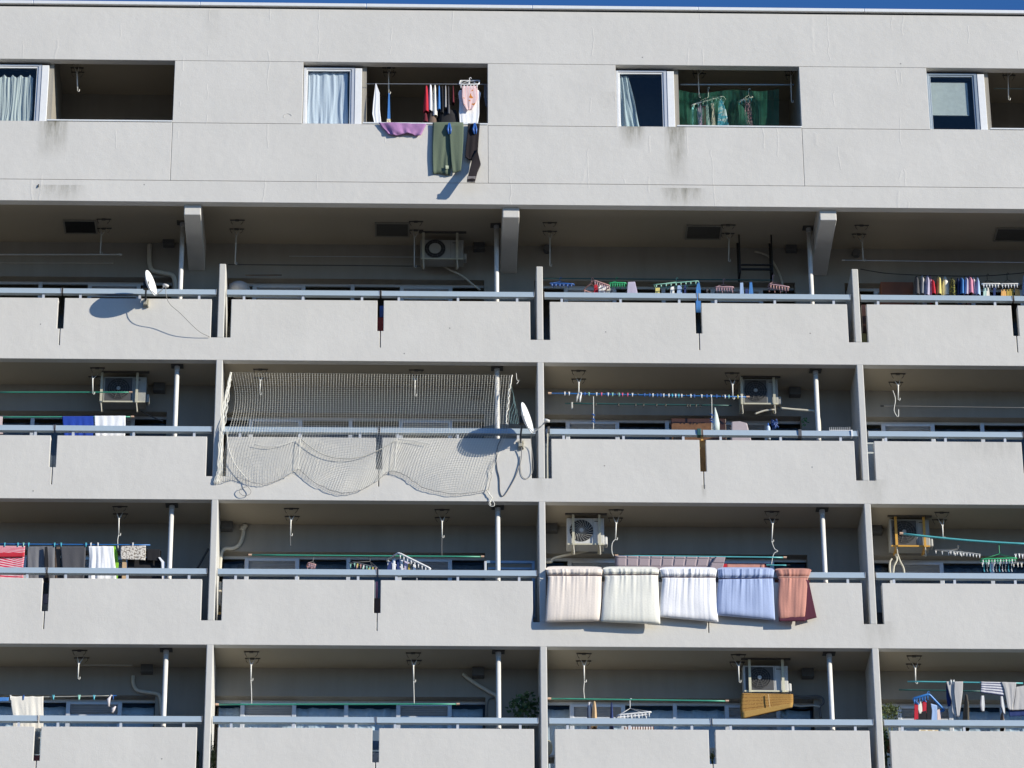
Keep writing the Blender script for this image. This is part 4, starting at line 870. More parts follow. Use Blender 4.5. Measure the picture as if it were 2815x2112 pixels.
for L, R, m, lab in (([(738,768),(732,900)],[(768,760),(775,900)],f_red,'red cloth on the peach pinch hanger'),([(776,772),(776,900)],[(800,775),(806,900)],f_white,'white sock right of the red cloth'),([(808,778),(806,900)],[(838,780),(842,900)],f_white,'second white sock right of the red cloth'),([(843,782),(842,900)],[(876,785),(880,900)],f_cream,'cream sock beside the green pinch hanger'),
   ([(1030,745),(1015,900)],[(1092,742),(1128,900)],f_lil,'lavender shirt right of the green pinch hanger'),([(1268,795),(1268,835),(1280,900)],[(1308,795),(1306,835),(1298,900)],f_yel,'yellow sock on the long mint pinch hanger'),([(1402,785),(1392,900)],[(1430,785),(1438,900)],f_white,'white sock on the long mint pinch hanger'),
   ([(1462,775),(1450,900)],[(1495,772),(1505,900)],f_lblue,'light blue sock on the long mint pinch hanger'),([(1520,772),(1516,900)],[(1535,772),(1538,900)],f_navy,'navy sock on the long mint pinch hanger'),([(1640,735),(1622,800),(1618,1010)],[(1648,735),(1662,800),(1664,1010)],f_mid,'bright blue cloth hanging down behind the notch in the third bay'),
   ([(2005,752),(2000,900)],[(2030,750),(2040,900)],f_lblue,'light blue shirt left of the dark blue one in the top balcony row'),([(2050,805),(2050,900)],[(2075,805),(2078,900)],f_navy,'navy cloth low between two blue shirts'),([(2088,745),(2078,900)],[(2108,742),(2125,900)],f_mid,'blue shirt right of the navy cloth'),
   ([(1712,800),(1705,900)],[(1728,798),(1732,900)],f_char,'dark sock near the middle of the top row third bay')):
    cl('sock' if 'sock' in lab else 'cloth','c0',L,R,y0,m,lab,amp=.014,nf=2,nz=8)
SH = [(1255,1300,692,f_char,'charcoal shirt, leftmost on the sagging black line'),(1300,1345,690,f_grey,'light grey shirt second from the left on the sagging line'),(1350,1395,690,f_lil,'lavender shirt on the sagging black line'),(1388,1408,692,f_pink,'narrow pink shirt beside the lavender one'),(1396,1432,715,f_red,'dark red shirt on the sagging line'),
  (1434,1490,695,f_yel,'pale yellow shirt on the sagging line'),(1492,1562,700,f_cream,'wide cream shirt in the middle of the sagging line'),(1560,1625,708,f_oliv,'dark olive printed shirt on the sagging line'),(1622,1645,705,f_navy,'narrow navy shirt right of the olive printed one'),(1645,1685,703,f_mid,'mid blue shirt on the sagging line'),
  (1686,1722,700,f_lil,'pale violet shirt left of the bright pink one'),(1718,1762,697,f_pink,'bright pink shirt on the sagging line'),(1764,1792,703,f_white,'white shirt right of the bright pink one'),(1790,1822,705,f_lblue,'light blue shirt, last before the white racks')]
for x0, x1, yt, m, lab in SH: ga('d0',x0-4+random.uniform(-5,3),x1+4+random.uniform(-4,6),yt+random.uniform(-2,9),890,.44+random.uniform(-.05,.06),m,lab,dep=random.uniform(.14,.24),topw=random.uniform(.12,.4),lean=random.uniform(-8,14))
ga('d0',2195,2225,690,890,.42,f_lblue,'blue shirt at the right edge of the photo in the top balcony row',dep=.2)
pinch('d0',(1848,760),(2000,760),0,.30,.55,(1890,682),h_white,'white rack right of the light blue shirt on the sagging line',6,h_white,off=(6,14),r=.013,ch=.07,hookm=mt_blk)
pinch('d0',(2010,762),(2165,760),0,.30,.55,(2063,672),h_white,'white rack with apricot cloths at the far right of the top row',6,h_white,off=(4,14),r=.013,ch=.07,hookm=mt_blk)
for L, R, m, lab in (([(1860,800),(1855,890)],[(1885,795),(1888,890)],f_mint,'mint sock on the left white rack'),([(1888,790),(1885,890)],[(1905,785),(1918,890)],f_cream,'cream sock on the left white rack'),([(1945,795),(1945,890)],[(1965,795),(1965,890)],f_navy,'navy sock on the left white rack'),
   ([(2015,812),(2010,890)],[(2055,808),(2060,890)],f_ora,'apricot cloth at the left of the right white rack'),([(2060,812),(2058,890)],[(2120,800),(2122,890)],f_must,'mustard cloth in the middle of the right white rack'),([(2135,800),(2132,890)],[(2175,815),(2180,890)],f_ora,'apricot cloth at the right of the right white rack')):
    cl('sock' if 'sock' in lab else 'cloth','d0',L,R,.36,m,lab,amp=.014,nf=2,nz=6)
p = P('d0', 965, 742, .75); q = P('d0', 1250, 742, .75)
bm = B(); bx(bm, p.x, q.x, .75, 1.0, p.z-1.0, p.z); OB('wooden_cabinet', bm, M('wood_orange', (.22,.075,.03), .5, var=.2, scale=3), bevel=.01, label='orange brown cabinet standing left of the coloured shirts', cat='cabinet')

# ================================================================== second balcony row
cl('blue_cloth','a1',[(541,585),(546,650),(556,760)],[(812,583),(812,650),(808,760)],.28,fb('cotton_royal',(.02,.06,.36)),'royal blue cloth on the lower green pole',cat='cloth',amp=.014,nf=4,thick=.01)
cl('white_cloth','a1',[(820,581),(822,650),(826,760)],[(1090,580),(1090,650),(1086,760)],.27,f_white,'white cloth beside the royal blue cloth on the green pole',cat='cloth',amp=.014,nf=4,thick=.01)
cl('cloth','a1',[(-10,585),(-10,740)],[(24,588),(20,640),(26,740)],.28,fb('cloth_blush',(.62,.5,.5)),'blush cloth cut by the left edge of the second balcony row',amp=.01,nf=1)
PC = {'b': h_blue, 'w': h_white, 'p': h_pk, 'g': h_mint, 'c': h_cy, 'y': h_yel, 'k': p_dark}
PN = dict(b='blue', w='white', p='pink', g='mint green', c='cyan', y='yellow', k='dark')
for x, k in zip((268,312,432,470,513,590,640,695,708,752,795,818,852,905,953,1006,1075,1127,1160,1205,1240,1270,1322,1357,1390,1422,1452,1497,1545,1580,1655,1706,1752,1806,1860,1892,1930,2022,2060), 'wwwbgwpbwgkgppwkbbwbbwwcwcwkwbwbwbkwgyw'):
    yy = 447+(x-105)*39/2030; peg(P('c1', x, yy-4, .33), PC[k], f'{PN[k]} peg clipped on the blue pole under the second row ceiling', h=.075 if k != 'k' else .05, w_=.014)
for x in (582,812,985,1065,1197,1290,1510,1535,1598,1640): peg(P('c1', x, 550+(x-270)*.013+8, .66), p_dark, 'dark peg hanging from the dark teal pole behind the blue pole', h=.07)
for x, yt, lab in ((558,480,'white string with blue knots at the left of the peg covered pole'),(1757,500,'white string with blue knots left of the white cone')):
    e = E('string', lab, 'string'); bm = B(); tube(bm, [P('c1', x, yt, .33), P('c1', x+2, 640, .33), P('c1', x, 830, .33)], .006, 5); OB('cord', bm, mt_wrod, e)
    for dy in (665, 710, 735): 
        bm = B(); q = P('c1', x, dy, .33); tube(bm, smoothpath([q+Vector((-.03, 0, .01)), q+Vector((0, -.01, 0)), q+Vector((.02, 0, -.02)), q+Vector((0, .01, -.01))], 3), .010, 6); OB('knot', bm, h_blue, e)
e = E('wire_holder', 'pale clothes holder hanging at the left end of the peg covered pole', 'clothes holder'); 
for x, m in ((398, h_grey), (432, h_white)):
    q = P('c1', x, 485, .32); bm = B(); tube(bm, [q+Vector((.01, 0, .07)), q+Vector((-.012, 0, -.01)), q+Vector((-.02, 0, -.10))], [.01, .018, .012], 7); OB('jaw', bm, m, e, smooth=True)
q = P('c1', 340, 580, .6); bm = B(); tube(bm, [q+Vector((0, 0, .08)), q+Vector((0, 0, -.06))], .018, 7); OB('hook_clamp', bm, MC['plastic_grey'], label='grey clamp on the left end of the dark teal pole', cat='clamp')
q = P('c1', 1790, 592, .38); r2 = P('c1', 1826, 840, .38)
bm = B(); tube(bm, [q, q.lerp(r2, .3)+Vector((-.005,0,0)), q.lerp(r2, .65)+Vector((-.02,0,0)), Vector((r2.x-.055, .38, r2.z))], [.006, .035, .062, .075], 14); OB('folded_parasol', bm, fb('parasol_white', (.60,.68,.66)), smooth=True, label='folded white cone shaped parasol standing behind the rail', cat='parasol')
p = P('c1', 1345, 700, .80); q = P('c1', 1900, 700, .80)
bm = B(); bx(bm, p.x, q.x, .80, 1.03, p.z-1.1, p.z); o = OB('brown_cabinet', bm, M('wood_brown', (.05,.022,.014), .4, var=.2, scale=3), bevel=.01, label='dark brown cabinet behind the folded white parasol', cat='cabinet')
p2 = P('c1', 1350, 752, .78); bm = B(); bx(bm, p2.x, P('c1', 1760, 752, .78).x, .772, .799, p2.z-.5, p2.z); OB('door_panel', bm, M('wood_ochre', (.16,.075,.03), .5, var=.2), o)
p = P('c1', 1950, 742, .40); q = P('c1', 2130, 742, .40)
bm = B(); prism(bm, [(p.x-.01, p.z-.45), (q.x+.05, q.z-.45), (q.x-.03, q.z-.03), (p.x+.16, p.z+.01), (p.x+.01, p.z)], .36, .62); OB('pale_pink_crate', bm, M('crate_blush', (.42,.36,.38), .6), bevel=.02, label='pale pinkish crate behind the rail left of the spray bottles', cat='crate')
p = P('d1', 180, 640, .30)
e = E('spray_bottle', 'pale blue bottle with blue cap above the rail in the third bay', 'spray bottle')
bm = B(); tube(bm, [p+Vector((0,0,-.2)), p+Vector((0,0,.03)), p+Vector((0,0,.06)), p+Vector((0,0,.075))], [.036,.036,.028,.014], 14); OB('body', bm, fb('bottle_pale', (.55,.66,.8)), e, smooth=True)
bm = B(); tube(bm, [p+Vector((0,0,.076)), p+Vector((0,0,.13))], [.018,.012], 10); OB('cap', bm, h_blue, e)
bm = B(); q = P('d1', 232, 600, .34)
for k in range(9): tube(bm, smoothpath([q+Vector((random.uniform(-.06,.06), random.uniform(-.04,.04), random.uniform(-.1,.1))) for _ in range(3)], 3), .016, 6)
OB('blue_gloves', bm, M('glove_blue', (.02,.06,.22), .4), smooth=True, label='dark blue gloves bunched beside the pale blue bottle', cat='gloves')
def plant(name, zn, cx, cy, rx, rz, y, n, leaf, m, label, stem=True, dep=.18, pot=None):
    e = E(name, label, 'plant'); c = P(zn, cx, cy, y); bm = B()
    for k in range(n):
        v = Vector((random.gauss(0, .45), random.gauss(0, .45), random.gauss(0, .45)))
        if v.length > 1: v.normalize()
        b = c+Vector((v.x*rx, v.y*dep, v.z*rz)); a = Vector((random.uniform(-1,1), random.uniform(-1,.4), random.uniform(-.9,.6))).normalized(); s = a.cross(Vector((random.random(), random.random(), random.random()))).normalized()*leaf*.3
        L_ = leaf*random.uniform(.6, 1.2); q = [b, b+a*L_*.45+s, b+a*L_-Vector((0,0,L_*.15)), b+a*L_*.45-s]; bm.faces.new([bm.verts.new(i) for i in q])
    OB('foliage', bm, m, e)
    if stem:
        bm = B()
        for k in range(6): tube(bm, smoothpath([c+Vector((random.uniform(-.04,.04), 0, -rz-.35)), c+Vector((random.uniform(-.1,.1)*rx*4, 0, -rz*.4)), c+Vector((random.uniform(-.8,.8)*rx, random.uniform(-.5,.5)*dep, rz*random.uniform(.1,.7)))], 3), .006, 5)
        OB('stem', bm, M('stem_green', (.08,.10,.04), .7), e)
    if pot:
        b = c+Vector((0, 0, -rz-.35)); bm = B(); tube(bm, [b+Vector((0,0,-.18)), b+Vector((0,0,.02))], [.09,.12], 16); OB('pot', bm, M('pot_terracotta', (.28,.12,.07), .8), e)
    return e
lf = M('leaf_green', (.035,.085,.025), .5, var=.35, scale=9); lf2 = M('leaf_pale', (.16,.20,.09), .6, var=.3, scale=9)
plant('potted_plant','e3',1735,850,.30,.24,.55,150,.11,lf,'leafy potted plant between the pipe and fin in the lowest balcony row',pot=1)
plant('potted_plant','d3',440,960,.20,.20,.45,260,.055,M('leaf_olive', (.09,.12,.04), .5, var=.4, scale=12),'olive green bush left of the blue sock rack in the lowest balcony row',pot=1)
plant('climbing_plant','d3',385,1350,.05,.55,.30,150,.06,lf,'dark climbing plant seen through the notch left of the lowest right parapet',dep=.12)
plant('potted_plant','b3',92,1220,.05,.32,.28,130,.05,lf2,'pale leafed plant seen through the narrow notch of the lowest row',dep=.1)
plant('small_plant','d1',465,580,.06,.05,.8,24,.05,M('leaf_bright', (.03,.20,.05), .5),'small green plant behind the spiked rail section',stem=False)
plant('small_plant','c3',1762,1215,.035,.10,.30,60,.04,lf2,'small plant in a tub seen through the middle notch of the lowest third bay',dep=.05)
plant('small_plant','a3',2005,1190,.035,.08,.30,30,.05,lf,'dark leaves low in the notch beside the lowest left parapet',dep=.05)
# bird spikes on the rail
e = E('bird_spikes', 'row of white bird spikes clipped to the rail near the second row right fin', 'bird spikes')
for k in range(11):
    q = P('d1', 668+k*16, 648, .07); bm = B(); tube(bm, [q, q+Vector((0, -.01, .065))], .0045, 4); OB('spike', bm, h_white, e)
q0, q1 = P('d1', 664, 650, .07), P('d1', 835, 652, .07); bm = B(); bx(bm, q0.x, q1.x, .045, .10, q0.z-.004, q0.z+.006); OB('base_strip', bm, h_white, e)
for x, w_, m, lab in ((845, 12, h_white, 'white strap wound round the rail by the bird spikes'), (432, 26, M('tape_dark', (.10,.10,.11), .6), 'dark tape wound round the rail in the third bay of the second row')):
    a, b = P('d1', x-w_/2, 680, .02), P('d1', x+w_/2, 680, .02); bm = B(); r_ = zt(1); bx(bm, a.x, b.x, .012, .124, r_-1.445, r_-1.316); OB('rail_tape', bm, m, label=lab, cat='tape')
bm = B(); r_ = zt(1); q = P('c1', 1628, 840, .05); bx(bm, q.x-.035, q.x+.035, .008, .13, r_-1.445, r_-1.312); OB('rail_clamp', bm, p_dteal, label='dark teal clamp on the rail beside the middle notch of the second row', cat='clamp', bevel=.005)
e = E('antenna_bracket', 'dark metal bracket clamped at the end of the rail right of the lower dish', 'bracket')
q = P('c1', 105, 800, .0); bm = B(); bx(bm, q.x-.02, q.x+.02, -.02, .12, q.z-.10, q.z+.02); OB('clamp', bm, mt_iron, e); bm = B(); tube(bm, [q+Vector((-.02,0,-.05)), q+Vector((-.03,.02,-.5)), q+Vector((-.03,.03,-1.15))], .012, 6); OB('cable', bm, MC['hose_pale'], e)

# ================================================================== things behind the notches
def box(nm, zn, x0, x1, ya, yb, y, d, m, lab, cat=None):
    a, b = P(zn, x0, ya, y), P(zn, x1, yb, y); bm = B(); bx(bm, a.x, b.x, y, y+d, b.z, a.z); return OB(nm, bm, m, bevel=.006, label=lab, cat=cat or nm.replace('_', ' '))
box('wooden_board','c1',1630,1715,925,1300,.24,.03,M('board_orange', (.55,.30,.10), .6, var=.25, scale=6),'orange brown board standing behind the middle notch of the second row')
cord('yellow_tie','c1',[(1650,930),(1658,870),(1664,930)],.10,.01,M('tie_orange', (.7,.4,.1)),'orange tie above the board in the middle notch','tie')
box('red_box','b0',1055,1125,1050,1230,.24,.25,M('box_red', (.32,.04,.03), .6),'dark red box low behind the middle notch of the top row second bay','box')
box('blue_bag','b0',1085,1120,950,1048,.26,.2,M('bag_blue', (.05,.12,.4), .6),'blue bag above the red box behind the notch','bag')
box('white_locker','d1',960,1060,742,1100,.30,.35,M('locker_white', (.55,.60,.62), .5),'pale locker behind the left notch of the second row rightmost bay','locker')
box('yellow_box','d0',796,850,1190,1300,.24,.2,M('box_ochre', (.35,.30,.10), .6),'ochre box low in the left notch of the top row rightmost bay','box')
box('brown_post','d0',800,850,940,1180,.45,.08,M('wood_brown'),'brown wooden post behind the left notch of the top right parapet','post')
box('grey_tub','a2',355,415,950,1060,.24,.25,M('tub_grey', (.30,.29,.26), .7),'grey tub low behind the middle notch of the third row leftmost bay','tub')
box('clear_bag','a2',372,415,860,948,.26,.2,M('bag_mauve', (.30,.26,.30), .5),'mauve bag above the grey tub behind the notch','bag')
box('dark_crate','b2',1650,1718,1050,1220,.24,.3,M('crate_brown', (.12,.08,.07), .6),'dark brown crate behind the middle notch of the third row second bay','crate')
box('umbrella','b2',1670,1690,880,1048,.28,.03,f_pink,'pink umbrella upright above the dark brown crate','umbrella')
box('shelf_box','b2',72,110,1190,1215,.24,.2,M('tie_orange'),'orange tray low in the notch left of the third row second bay','tray')
box('dark_box','b2',66,112,1215,1290,.24,.2,mt_blk,'black box under the orange tray','box')
box('white_pole_rack','b2',78,100,880,1120,.30,.03,M('rack_cream', (.70,.64,.52), .6),'cream upright rack seen through the notch of the third row','rack')
box('grey_box','b3',1700,1775,1180,1300,.24,.25,M('box_pale', (.38,.40,.44), .6),'pale grey box low behind the middle notch of the lowest second bay','box')
box('blue_partition','b3',1695,1775,950,1178,.50,.02,M('panel_slate', (.10,.15,.22), .6),'slate blue board behind the middle notch of the lowest second bay','board')
box('red_crate','a3',338,400,1200,1300,.24,.2,M('crate_red', (.22,.06,.06), .6),'dull red crate low behind the middle notch of the lowest leftmost bay','crate')
box('grey_board','a3',340,400,960,1195,.30,.02,M('panel_grey', (.22,.22,.20), .6),'grey board above the dull red crate behind the notch','board')
box('white_tub','c3',1740,1790,1125,1200,.30,.15,M('tub_white', (.5,.52,.5), .5),'white tub above the small plant in the lowest third bay notch','tub')
box('grey_cabinet','c3',60,165,1200,1225,.30,.3,M('shelf_grey', (.35,.37,.40), .5),'grey shelf edge in the left notch of the lowest third bay','shelf')
bm = B(); q = P('c3', 120, 1120, .30); bmesh.ops.create_uvsphere(bm, u_segments=16, v_segments=10, radius=.12, matrix=Matrix.Translation((q.x-.04, .34, q.z)) @ Matrix.Diagonal((.7, .6, 1.2, 1))); OB('cream_bag', bm, M('bag_cream', (.55,.53,.42), .6), smooth=True, label='round cream bag on the grey shelf in the lowest row notch', cat='bag')
box('dark_partition','d2',618,690,1125,1270,.30,.02,M('panel_slate'),'slate board in the left notch of the third row rightmost bay','board')
box('black_bin','d2',610,700,1270,1500,.26,.3,mt_blk,'black bin low in the left notch of the third row rightmost bay','bin')
box('window_guard','e2',1110,1135,720,900,.50,.03,mt_alu,'left upright of the pale blue frame near the third row pipe','frame')
e = E('standing_frame', 'pale blue metal frame standing right of the pipe in the third balcony row', 'frame')
a, b = P('e2', 1135, 722, .52), P('e2', 1658, 722, .52)
for (u, v, ww, zz) in ((a.x, b.x, 0, .045),): 
    bm = B(); bx(bm, a.x, b.x, .50, .54, a.z-.045, a.z); bx(bm, b.x-.05, b.x, .50, .54, a.z-1.1, a.z-.045); bx(bm, a.x+.03, b.x-.06, .52, .55, a.z-.16, a.z-.12); OB('bars', bm, M('frame_blue', (.20,.32,.48), .5), e)

# ================================================================== third balcony row
yr = .31
cl('striped_towel','a2',[(-60,446),(-60,520),(-60,760)],[(218,448),(212,540),(200,640),(205,760)],yr,fb('towel_red',(.72,.55,.58),stripes=(1,.035,.55,(.62,.02,.08))),'red and white striped towel at the left edge of the third balcony row',cat='towel',amp=.012,nf=3,thick=.012)
cl('red_band','a2',[(-60,505),(-60,545)],[(212,505),(210,540)],yr-.03,f_red,'broad red band folded over the striped towel',cat='cloth',amp=.008,nf=2,nz=4,thick=.01)
cl('grey_shirt','a2',[(238,452),(236,540),(238,760)],[(476,448),(474,560),(476,760)],yr,fb('jersey_slate',(.17,.17,.185)),'slate grey shirt with a dark crease on the blue pole',cat='shirt',amp=.03,nf=3)
cl('dark_scarf','a2',[(388,455),(385,560),(388,760)],[(412,452),(420,560),(425,760)],yr-.05,f_black,'dark strip hanging in front of the slate grey shirt',cat='scarf',amp=.01,nf=1)
cl('black_shirt','a2',[(524,450),(532,560),(545,760)],[(745,450),(742,560),(728,760)],yr,f_char,'wide black shirt between the slate grey and white ones',cat='shirt',amp=.015,nf=2)
cl('dark_cloth','a2',[(478,458),(480,760)],[(522,452),(528,760)],yr+.05,f_brn,'narrow dark brown cloth left of the wide black shirt',cat='cloth',amp=.01,nf=1)
cl('white_dress','a2',[(770,448),(775,540),(768,660),(765,760)],[(985,448),(992,540),(1004,640),(1012,760)],yr-.02,f_white,'white dress shirt with deep folds on the blue pole',cat='dress shirt',amp=.035,nf=4)
cl('green_strip','a2',[(948,432),(985,520),(1002,600),(1005,760)],[(1002,430),(1022,520),(1030,600),(1020,760)],yr+.04,fb('cotton_lime',(.30,.62,.06)),'bright lime green cloth behind the white dress shirt',cat='cloth',amp=.01,nf=1)
cl('lace_cloth','a2',[(1048,448),(1045,500),(1048,560)],[(1266,444),(1266,505),(1262,570)],yr-.02,fb('lace',(.66,.62,.56),pattern=[(34,.54,(.22,.19,.16))]),'cream and brown patterned lace cloth at the right of the pole',cat='cloth',amp=.01,nf=3)
cl('black_cloth','a2',[(1275,474),(1276,570)],[(1392,476),(1390,575)],yr+.02,f_black,'black cloth right of the lace cloth',cat='cloth',amp=.008,nf=2)
cl('black_cloth','a2',[(1105,560),(1108,760)],[(1385,565),(1412,760)],yr+.10,f_black,'wide black cloth hanging low under the lace cloth',cat='cloth',amp=.015,nf=3)
cl('tan_cloth','a2',[(1062,545),(1056,760)],[(1096,545),(1104,760)],yr+.03,f_tan,'narrow tan cloth below the lace cloth',cat='cloth',amp=.01,nf=1)
cl('white_sock','a2',[(1375,545),(1402,590),(1408,760)],[(1392,545),(1432,590),(1436,760)],yr,f_white,'white sock at the right end of the third row laundry',cat='sock',amp=.01,nf=1)
for x, k in ((42,'c'),(157,'c'),(205,'g'),(250,'c'),(475,'c'),(532,'c'),(748,'c'),(790,'w'),(852,'w'),(1155,'w')): peg(P('a2', x, 430, .31), PC[k], f'{PN[k]} peg on the blue pole of the third balcony row', h=.08)
pinch('e2',(180,632),(535,808),0,.22,.45,None,h_white,'large white pinch hanger tilted above the rail with many small pieces',9,h_white,off=(-135,83),r=.017,ch=.09)
for L, R, m, lab in (([(1800,690),(1762,830)],[(1830,670),(1830,830)],f_navy,'navy sock at the left of the large white pinch hanger'),([(1838,665),(1836,830)],[(1868,645),(1872,830)],f_white,'white sock on the large white pinch hanger'),([(1880,660),(1880,830)],[(1912,655),(1918,830)],f_navy,'second navy sock on the large white pinch hanger'),
   ([(1925,665),(1925,830)],[(1945,665),(1950,830)],f_white,'narrow white sock right of the navy one'),([(1960,670),(1955,830)],[(2012,690),(2016,830)],f_lil,'violet sock on the large white pinch hanger'),([(1985,700),(1975,830)],[(2018,700),(2020,830)],f_must,'mustard sock on the large white pinch hanger'),([(2050,705),(2045,830)],[(2075,715),(2078,830)],f_white,'white sock at the right of the large pinch hanger')):
    cl('sock','b2',L,R,.30,m,lab,amp=.014,nf=1,nz=8)
pinch('b2',(985,690),(1062,712),0,.28,.42,(1036,620),h_pink,'small pinkish pinch hanger under the green pole',4,h_mauve,off=(-15,38),r=.010,ch=.07,hookm=mt_cord)
pinch('b2',(1440,682),(1688,742),0,.28,.45,(1612,630),M('plastic_slate',(.14,.15,.17),.5),'dark pinch hanger with green and yellow clips left of the large white one',8,[h_mint,h_yel,h_pink,h_white,h_mint],off=(-40,10),r=.010,ch=.08,hookm=mt_cord)
pinch('d2',(1405,602),(1750,645),0,.30,.50,(1500,545),h_grey,'grey pinch hanger in shade right of the air conditioner with orange bars',10,h_white,off=(-160,-8),r=.009,ch=.06,hookm=mt_cord)
pinch('d2',(1755,696),(2130,684),0,.28,.44,(1942,545),h_green,'green pinch hanger with long chains of clips in the third balcony row',12,[h_white,h_mint,h_white,h_grey],off=(-8,26),r=.015,ch=.09,hookm=h_green)
for k in range(10):
    x = 1780+k*33; bm = B(); a, b = P('d2', x, 720, .32), P('d2', x+3, 815, .32); tube(bm, [a, b], .004, 4); tube(bm, [b+Vector((-.006,0,.02)), b+Vector((.006,0,-.03))], .008, 5)
    OB('chain_clip', bm, [h_white, h_grey, h_cy][k % 3 if k else 2], label=['white','grey','cyan'][k % 3 if k else 2]+' clip on a chain below the green pinch hanger', cat='clip', group='clips on chains below the green pinch hanger')
for x, y_, m in ((2120,655,0),(2160,652,0),(2195,655,0),(2100,745,1),(2145,748,1),(2185,750,1)):
    q = P('d2', x, y_, .30); OB('clothes_peg', clip_mesh(q+Vector((0,0,.03)), .09, .018), h_white if not m else f_cream, label='%s open peg at the right edge beside the green pinch hanger' % ('white' if not m else 'cream'), cat='clothes peg', group='pegs at the right edge of the third balcony row')

# ================================================================== lowest balcony row
cl('cream_towel','a3',[(106,604),(112,700),(128,800),(132,960)],[(440,606),(437,700),(440,800),(438,960)],.31,f_cream,'cream towel pegged on the thin line in the lowest balcony row',cat='towel',amp=.02,nf=4,pull=.01)
cl('blue_cloth','a3',[(-60,618),(-60,660)],[(90,618),(84,655)],.31,f_mid,'blue cloth at the left edge of the lowest balcony row',cat='cloth',amp=.01,nf=2,nz=5)
e = E('slippers', 'pair of pale slippers hanging at the right end of the thin line', 'slippers')
for pts, r in (([(1128,592),(1100,640),(1102,710)],[.014,.034,.018]),([(1172,708),(1145,740),(1140,775)],[.012,.036,.02])):
    v = [P('a3', *q, .32) for q in pts]; bm = B(); tube(bm, v, r, 12); OB('slipper', bm, fb('slipper_pale', (.62,.58,.60)), e, smooth=True)
for x, k in ((108,'w'),(242,'b'),(543,'c'),(800,'g'),(806,'g'),(955,'c'),(1150,'b')): peg(P('a3', x, 608, .31), PC[k], f'{PN[k]} peg on the thin pale line of the lowest row', h=.09, w_=.02 if k in 'cg' else .012)
cl('striped_shirt','c3',[(505,668),(493,740),(496,960)],[(530,662),(548,740),(553,960)],.33,fb('shirt_stripe',(.70,.70,.72),stripes=(0,.03,.4,(.12,.12,.16))),'striped shirt edge on, left of the tan shirt on the green pole',cat='shirt',amp=.02,nf=2)
ga('c3',538,596,660,960,.33,f_tan,'tan shirt hanging edge on from the green pole',dep=.2); ga('c3',722,762,672,960,.33,f_navy,'navy garment narrow at the top left of the white wire hanger',dep=.15)
pinch('c3',(815,795),(1142,765),0,.24,.42,(928,640),h_white,'white wire pinch hanger with tall hook above the lowest third bay rail',9,h_white,off=(-30,28),r=.014,ch=.08)
cl('socks_row','c3',[(870,915),(868,990)],[(1170,915),(1172,990)],.30,fb('sock_mix',(.75,.72,.70),stripes=(0,.045,.5,(.16,.08,.07))),'row of small pale and brown cloths glimpsed between rail and parapet',cat='cloths',amp=.01,nf=6,nz=4)
sb = E('straw_blind', 'woven straw blind sagging below an air conditioner in the lowest row', 'blind')
sheet('reed_mat','g3',[(390,690),(378,780),(374,880),(390,1005)],[(1018,704),(1020,760),(1020,810),(1010,862)],.50,fb('straw',(.34,.19,.055),stripes=(1,.075,.30,(.22,.115,.035)),pattern=[(55,.56,(.42,.25,.08))]),sb,amp=.014,nf=2,thick=.02)
sheet('rolled_edge','g3',[(392,925),(395,1005)],[(1018,815),(1010,862)],.46,fb('straw_light',(.48,.31,.10),stripes=(1,.02,.4,(.28,.15,.04))),sb,amp=.006,nf=1,thick=.05,nz=5)
bm = B(); tube(bm, [P('g3', *q, .45) for q in ((715,700),(725,780),(742,905))], .008, 5); OB('tie_cord', bm, M('straw_cord', (.6,.42,.2)), sb)
e = pinch('d3',(730,785),(935,728),0,.24,.44,(915,705),M('plastic_sky',(.04,.20,.55),.4),'blue plastic rack of red, black and white socks in the lowest row',6,MC['plastic_sky'],off=(195,205),r=.022,ch=.09,hookm=MC['plastic_sky'])
for L, R, m, lab in (([(752,830),(745,1120)],[(795,825),(800,1120)],f_red,'red sock, leftmost on the blue rack'),([(800,815),(798,920),(815,975)],[(838,808),(848,900),(850,965)],f_cream,'white sock between the two red ones'),([(852,820),(850,960)],[(900,800),(905,965)],f_red,'second red sock on the blue rack'),
   ([(770,965),(745,1120)],[(905,935),(920,1120)],f_black,'wide black cloth low on the blue rack'),([(905,815),(900,1120)],[(950,810),(972,960),(955,1120)],f_black,'black sock right of the red ones'),([(958,845),(972,940),(960,1120)],[(1035,870),(1040,960),(1040,1120)],f_lblue,'pale blue cloth right of the black socks'),([(1035,925),(1040,1120)],[(1068,915),(1095,1120)],fb('cloth_rosy',(.7,.55,.5)),'rosy white cloth at the right of the blue rack')):
    cl('sock' if 'sock' in lab else 'cloth','d3',L,R,.30,m,lab,amp=.016,nf=1,nz=10)
t = cl('grey_trousers','d3',[(1152,570),(1180,680),(1222,820),(1225,950),(1262,1008)],[(1262,572),(1262,680),(1262,800),(1262,900),(1290,1005)],.31,f_grey,'light grey trousers pegged upside down on the turquoise pole',cat='trousers',amp=.030,nf=1,thick=.02)
sheet('trouser_leg','d3',[(1255,570),(1250,700),(1268,850),(1290,1010)],[(1362,570),(1358,700),(1338,850),(1315,1012)],.28,f_grey,t,amp=.03,nf=1,thick=.02)
sheet('dark_lining','d3',[(1150,600),(1152,760),(1170,885)],[(1200,640),(1225,800),(1205,880)],.38,f_navy,t,amp=.01,nf=1)
ga('d3',1362,1445,735,1180,.42,fb('coat_olive',(.09,.08,.065)),'dark olive coat hanging edge on right of the grey trousers',nm='coat',dep=.2)
t = cl('striped_shirt','d3',[(1588,572),(1590,640),(1582,705)],[(1868,578),(1875,660),(1882,750)],.31,fb('tee_stripe',(.66,.66,.70),stripes=(1,.042,.42,(.10,.11,.20))),'navy and white striped tee shirt on the turquoise pole',cat='tee shirt',amp=.012,nf=3,thick=.015)
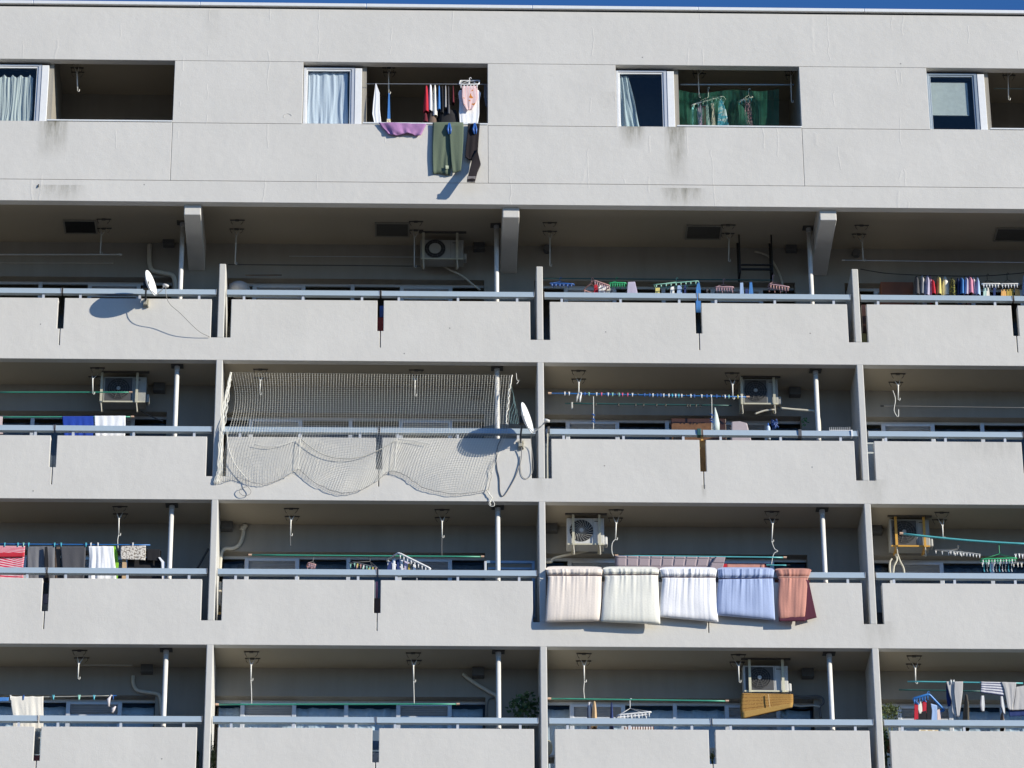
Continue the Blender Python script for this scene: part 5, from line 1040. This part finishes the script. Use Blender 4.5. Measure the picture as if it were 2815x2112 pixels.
sheet('sleeve','d3',[(1588,750),(1575,860),(1590,940)],[(1628,750),(1640,870),(1630,945)],.33,f_str,t,amp=.02,nf=2,thick=.03); sheet('sleeve','d3',[(1830,760),(1835,880),(1870,960)],[(1872,755),(1895,880),(1890,985)],.33,f_str,t,amp=.02,nf=2,thick=.03)
t = cl('grey_cardigan','d3',[(1845,576),(1880,660),(1905,780),(1925,900),(1955,925)],[(2035,582),(2025,660),(2010,780),(1995,850),(1990,925)],.30,f_grey,'grey cardigan with long sleeves at the right end of the turquoise pole',cat='cardigan',amp=.035,nf=2,thick=.02)
sheet('cardigan_front','d3',[(2028,640),(2015,760),(2000,860),(1985,930)],[(2140,620),(2200,760),(2210,860),(2210,920)],.33,f_grey,t,amp=.03,nf=2,thick=.02)
cl('navy_cloth','d3',[(1935,920),(1950,1010)],[(2230,915),(2230,995)],.36,f_navy,'dark navy cloth under the grey cardigan at the right edge',cat='cloth',amp=.012,nf=3,nz=6)
ga('d3',1830,1880,960,1180,.45,f_brn,'dark brown garment low behind the striped tee shirt',nm='garment',dep=.15)
cl('cream_cloths','d3',[(805,1175),(805,1260)],[(1050,1178),(1055,1260)],.33,fb('cloth_beige',(.55,.46,.30),stripes=(0,.12,.3,(.75,.70,.60))),'beige cloths glimpsed between rail and parapet below the blue rack',cat='cloths',amp=.01,nf=3,nz=3)
for x in (1212, 1246): peg(P('d3', x, 565, .30), h_white, 'white peg holding the grey trousers', h=.08)

# small marks of wear on the wall: a filled ring and plugged holes (parts of the block)
bm = B(); pts = [P('t1', 270+34*math.cos(a), 955-28*math.sin(a)*1.0, PR-.001) for a in [math.radians(d) for d in range(20, 200, 15)]]
tube(bm, pts, .006, 5); OB('patched_ring', bm, mt_top, bld)
for z_, x_, y_, yy in (('t0',315,1505,PR),('t0',1175,1505,PR),('t2',1085,468,PR),('t3',1070,520,PR),('b0',1695,1145,0),('c0',838,1178,0),('d0',355,1190,0),('c1',670,1182,0),('d1',528,938,0),('a0',352,1110,0),('a1',288,1232,0),('a3',1640,1240,0),('b0',1300,1365,0)):
    q = P(z_, x_, y_, yy-.002); bm = B(); tube(bm, [q, q+Vector((0, .01, 0))], .012, 8); OB('plugged_hole', bm, M('hole_grey', (.22,.22,.21), .9), bld)
q = P('t0', 315, 1505, PR-.01); bm = B(); tube(bm, [q, q+Vector((.0, -.01, -.06))], .010, 6); OB('wall_hook', bm, mt_iron, bld)
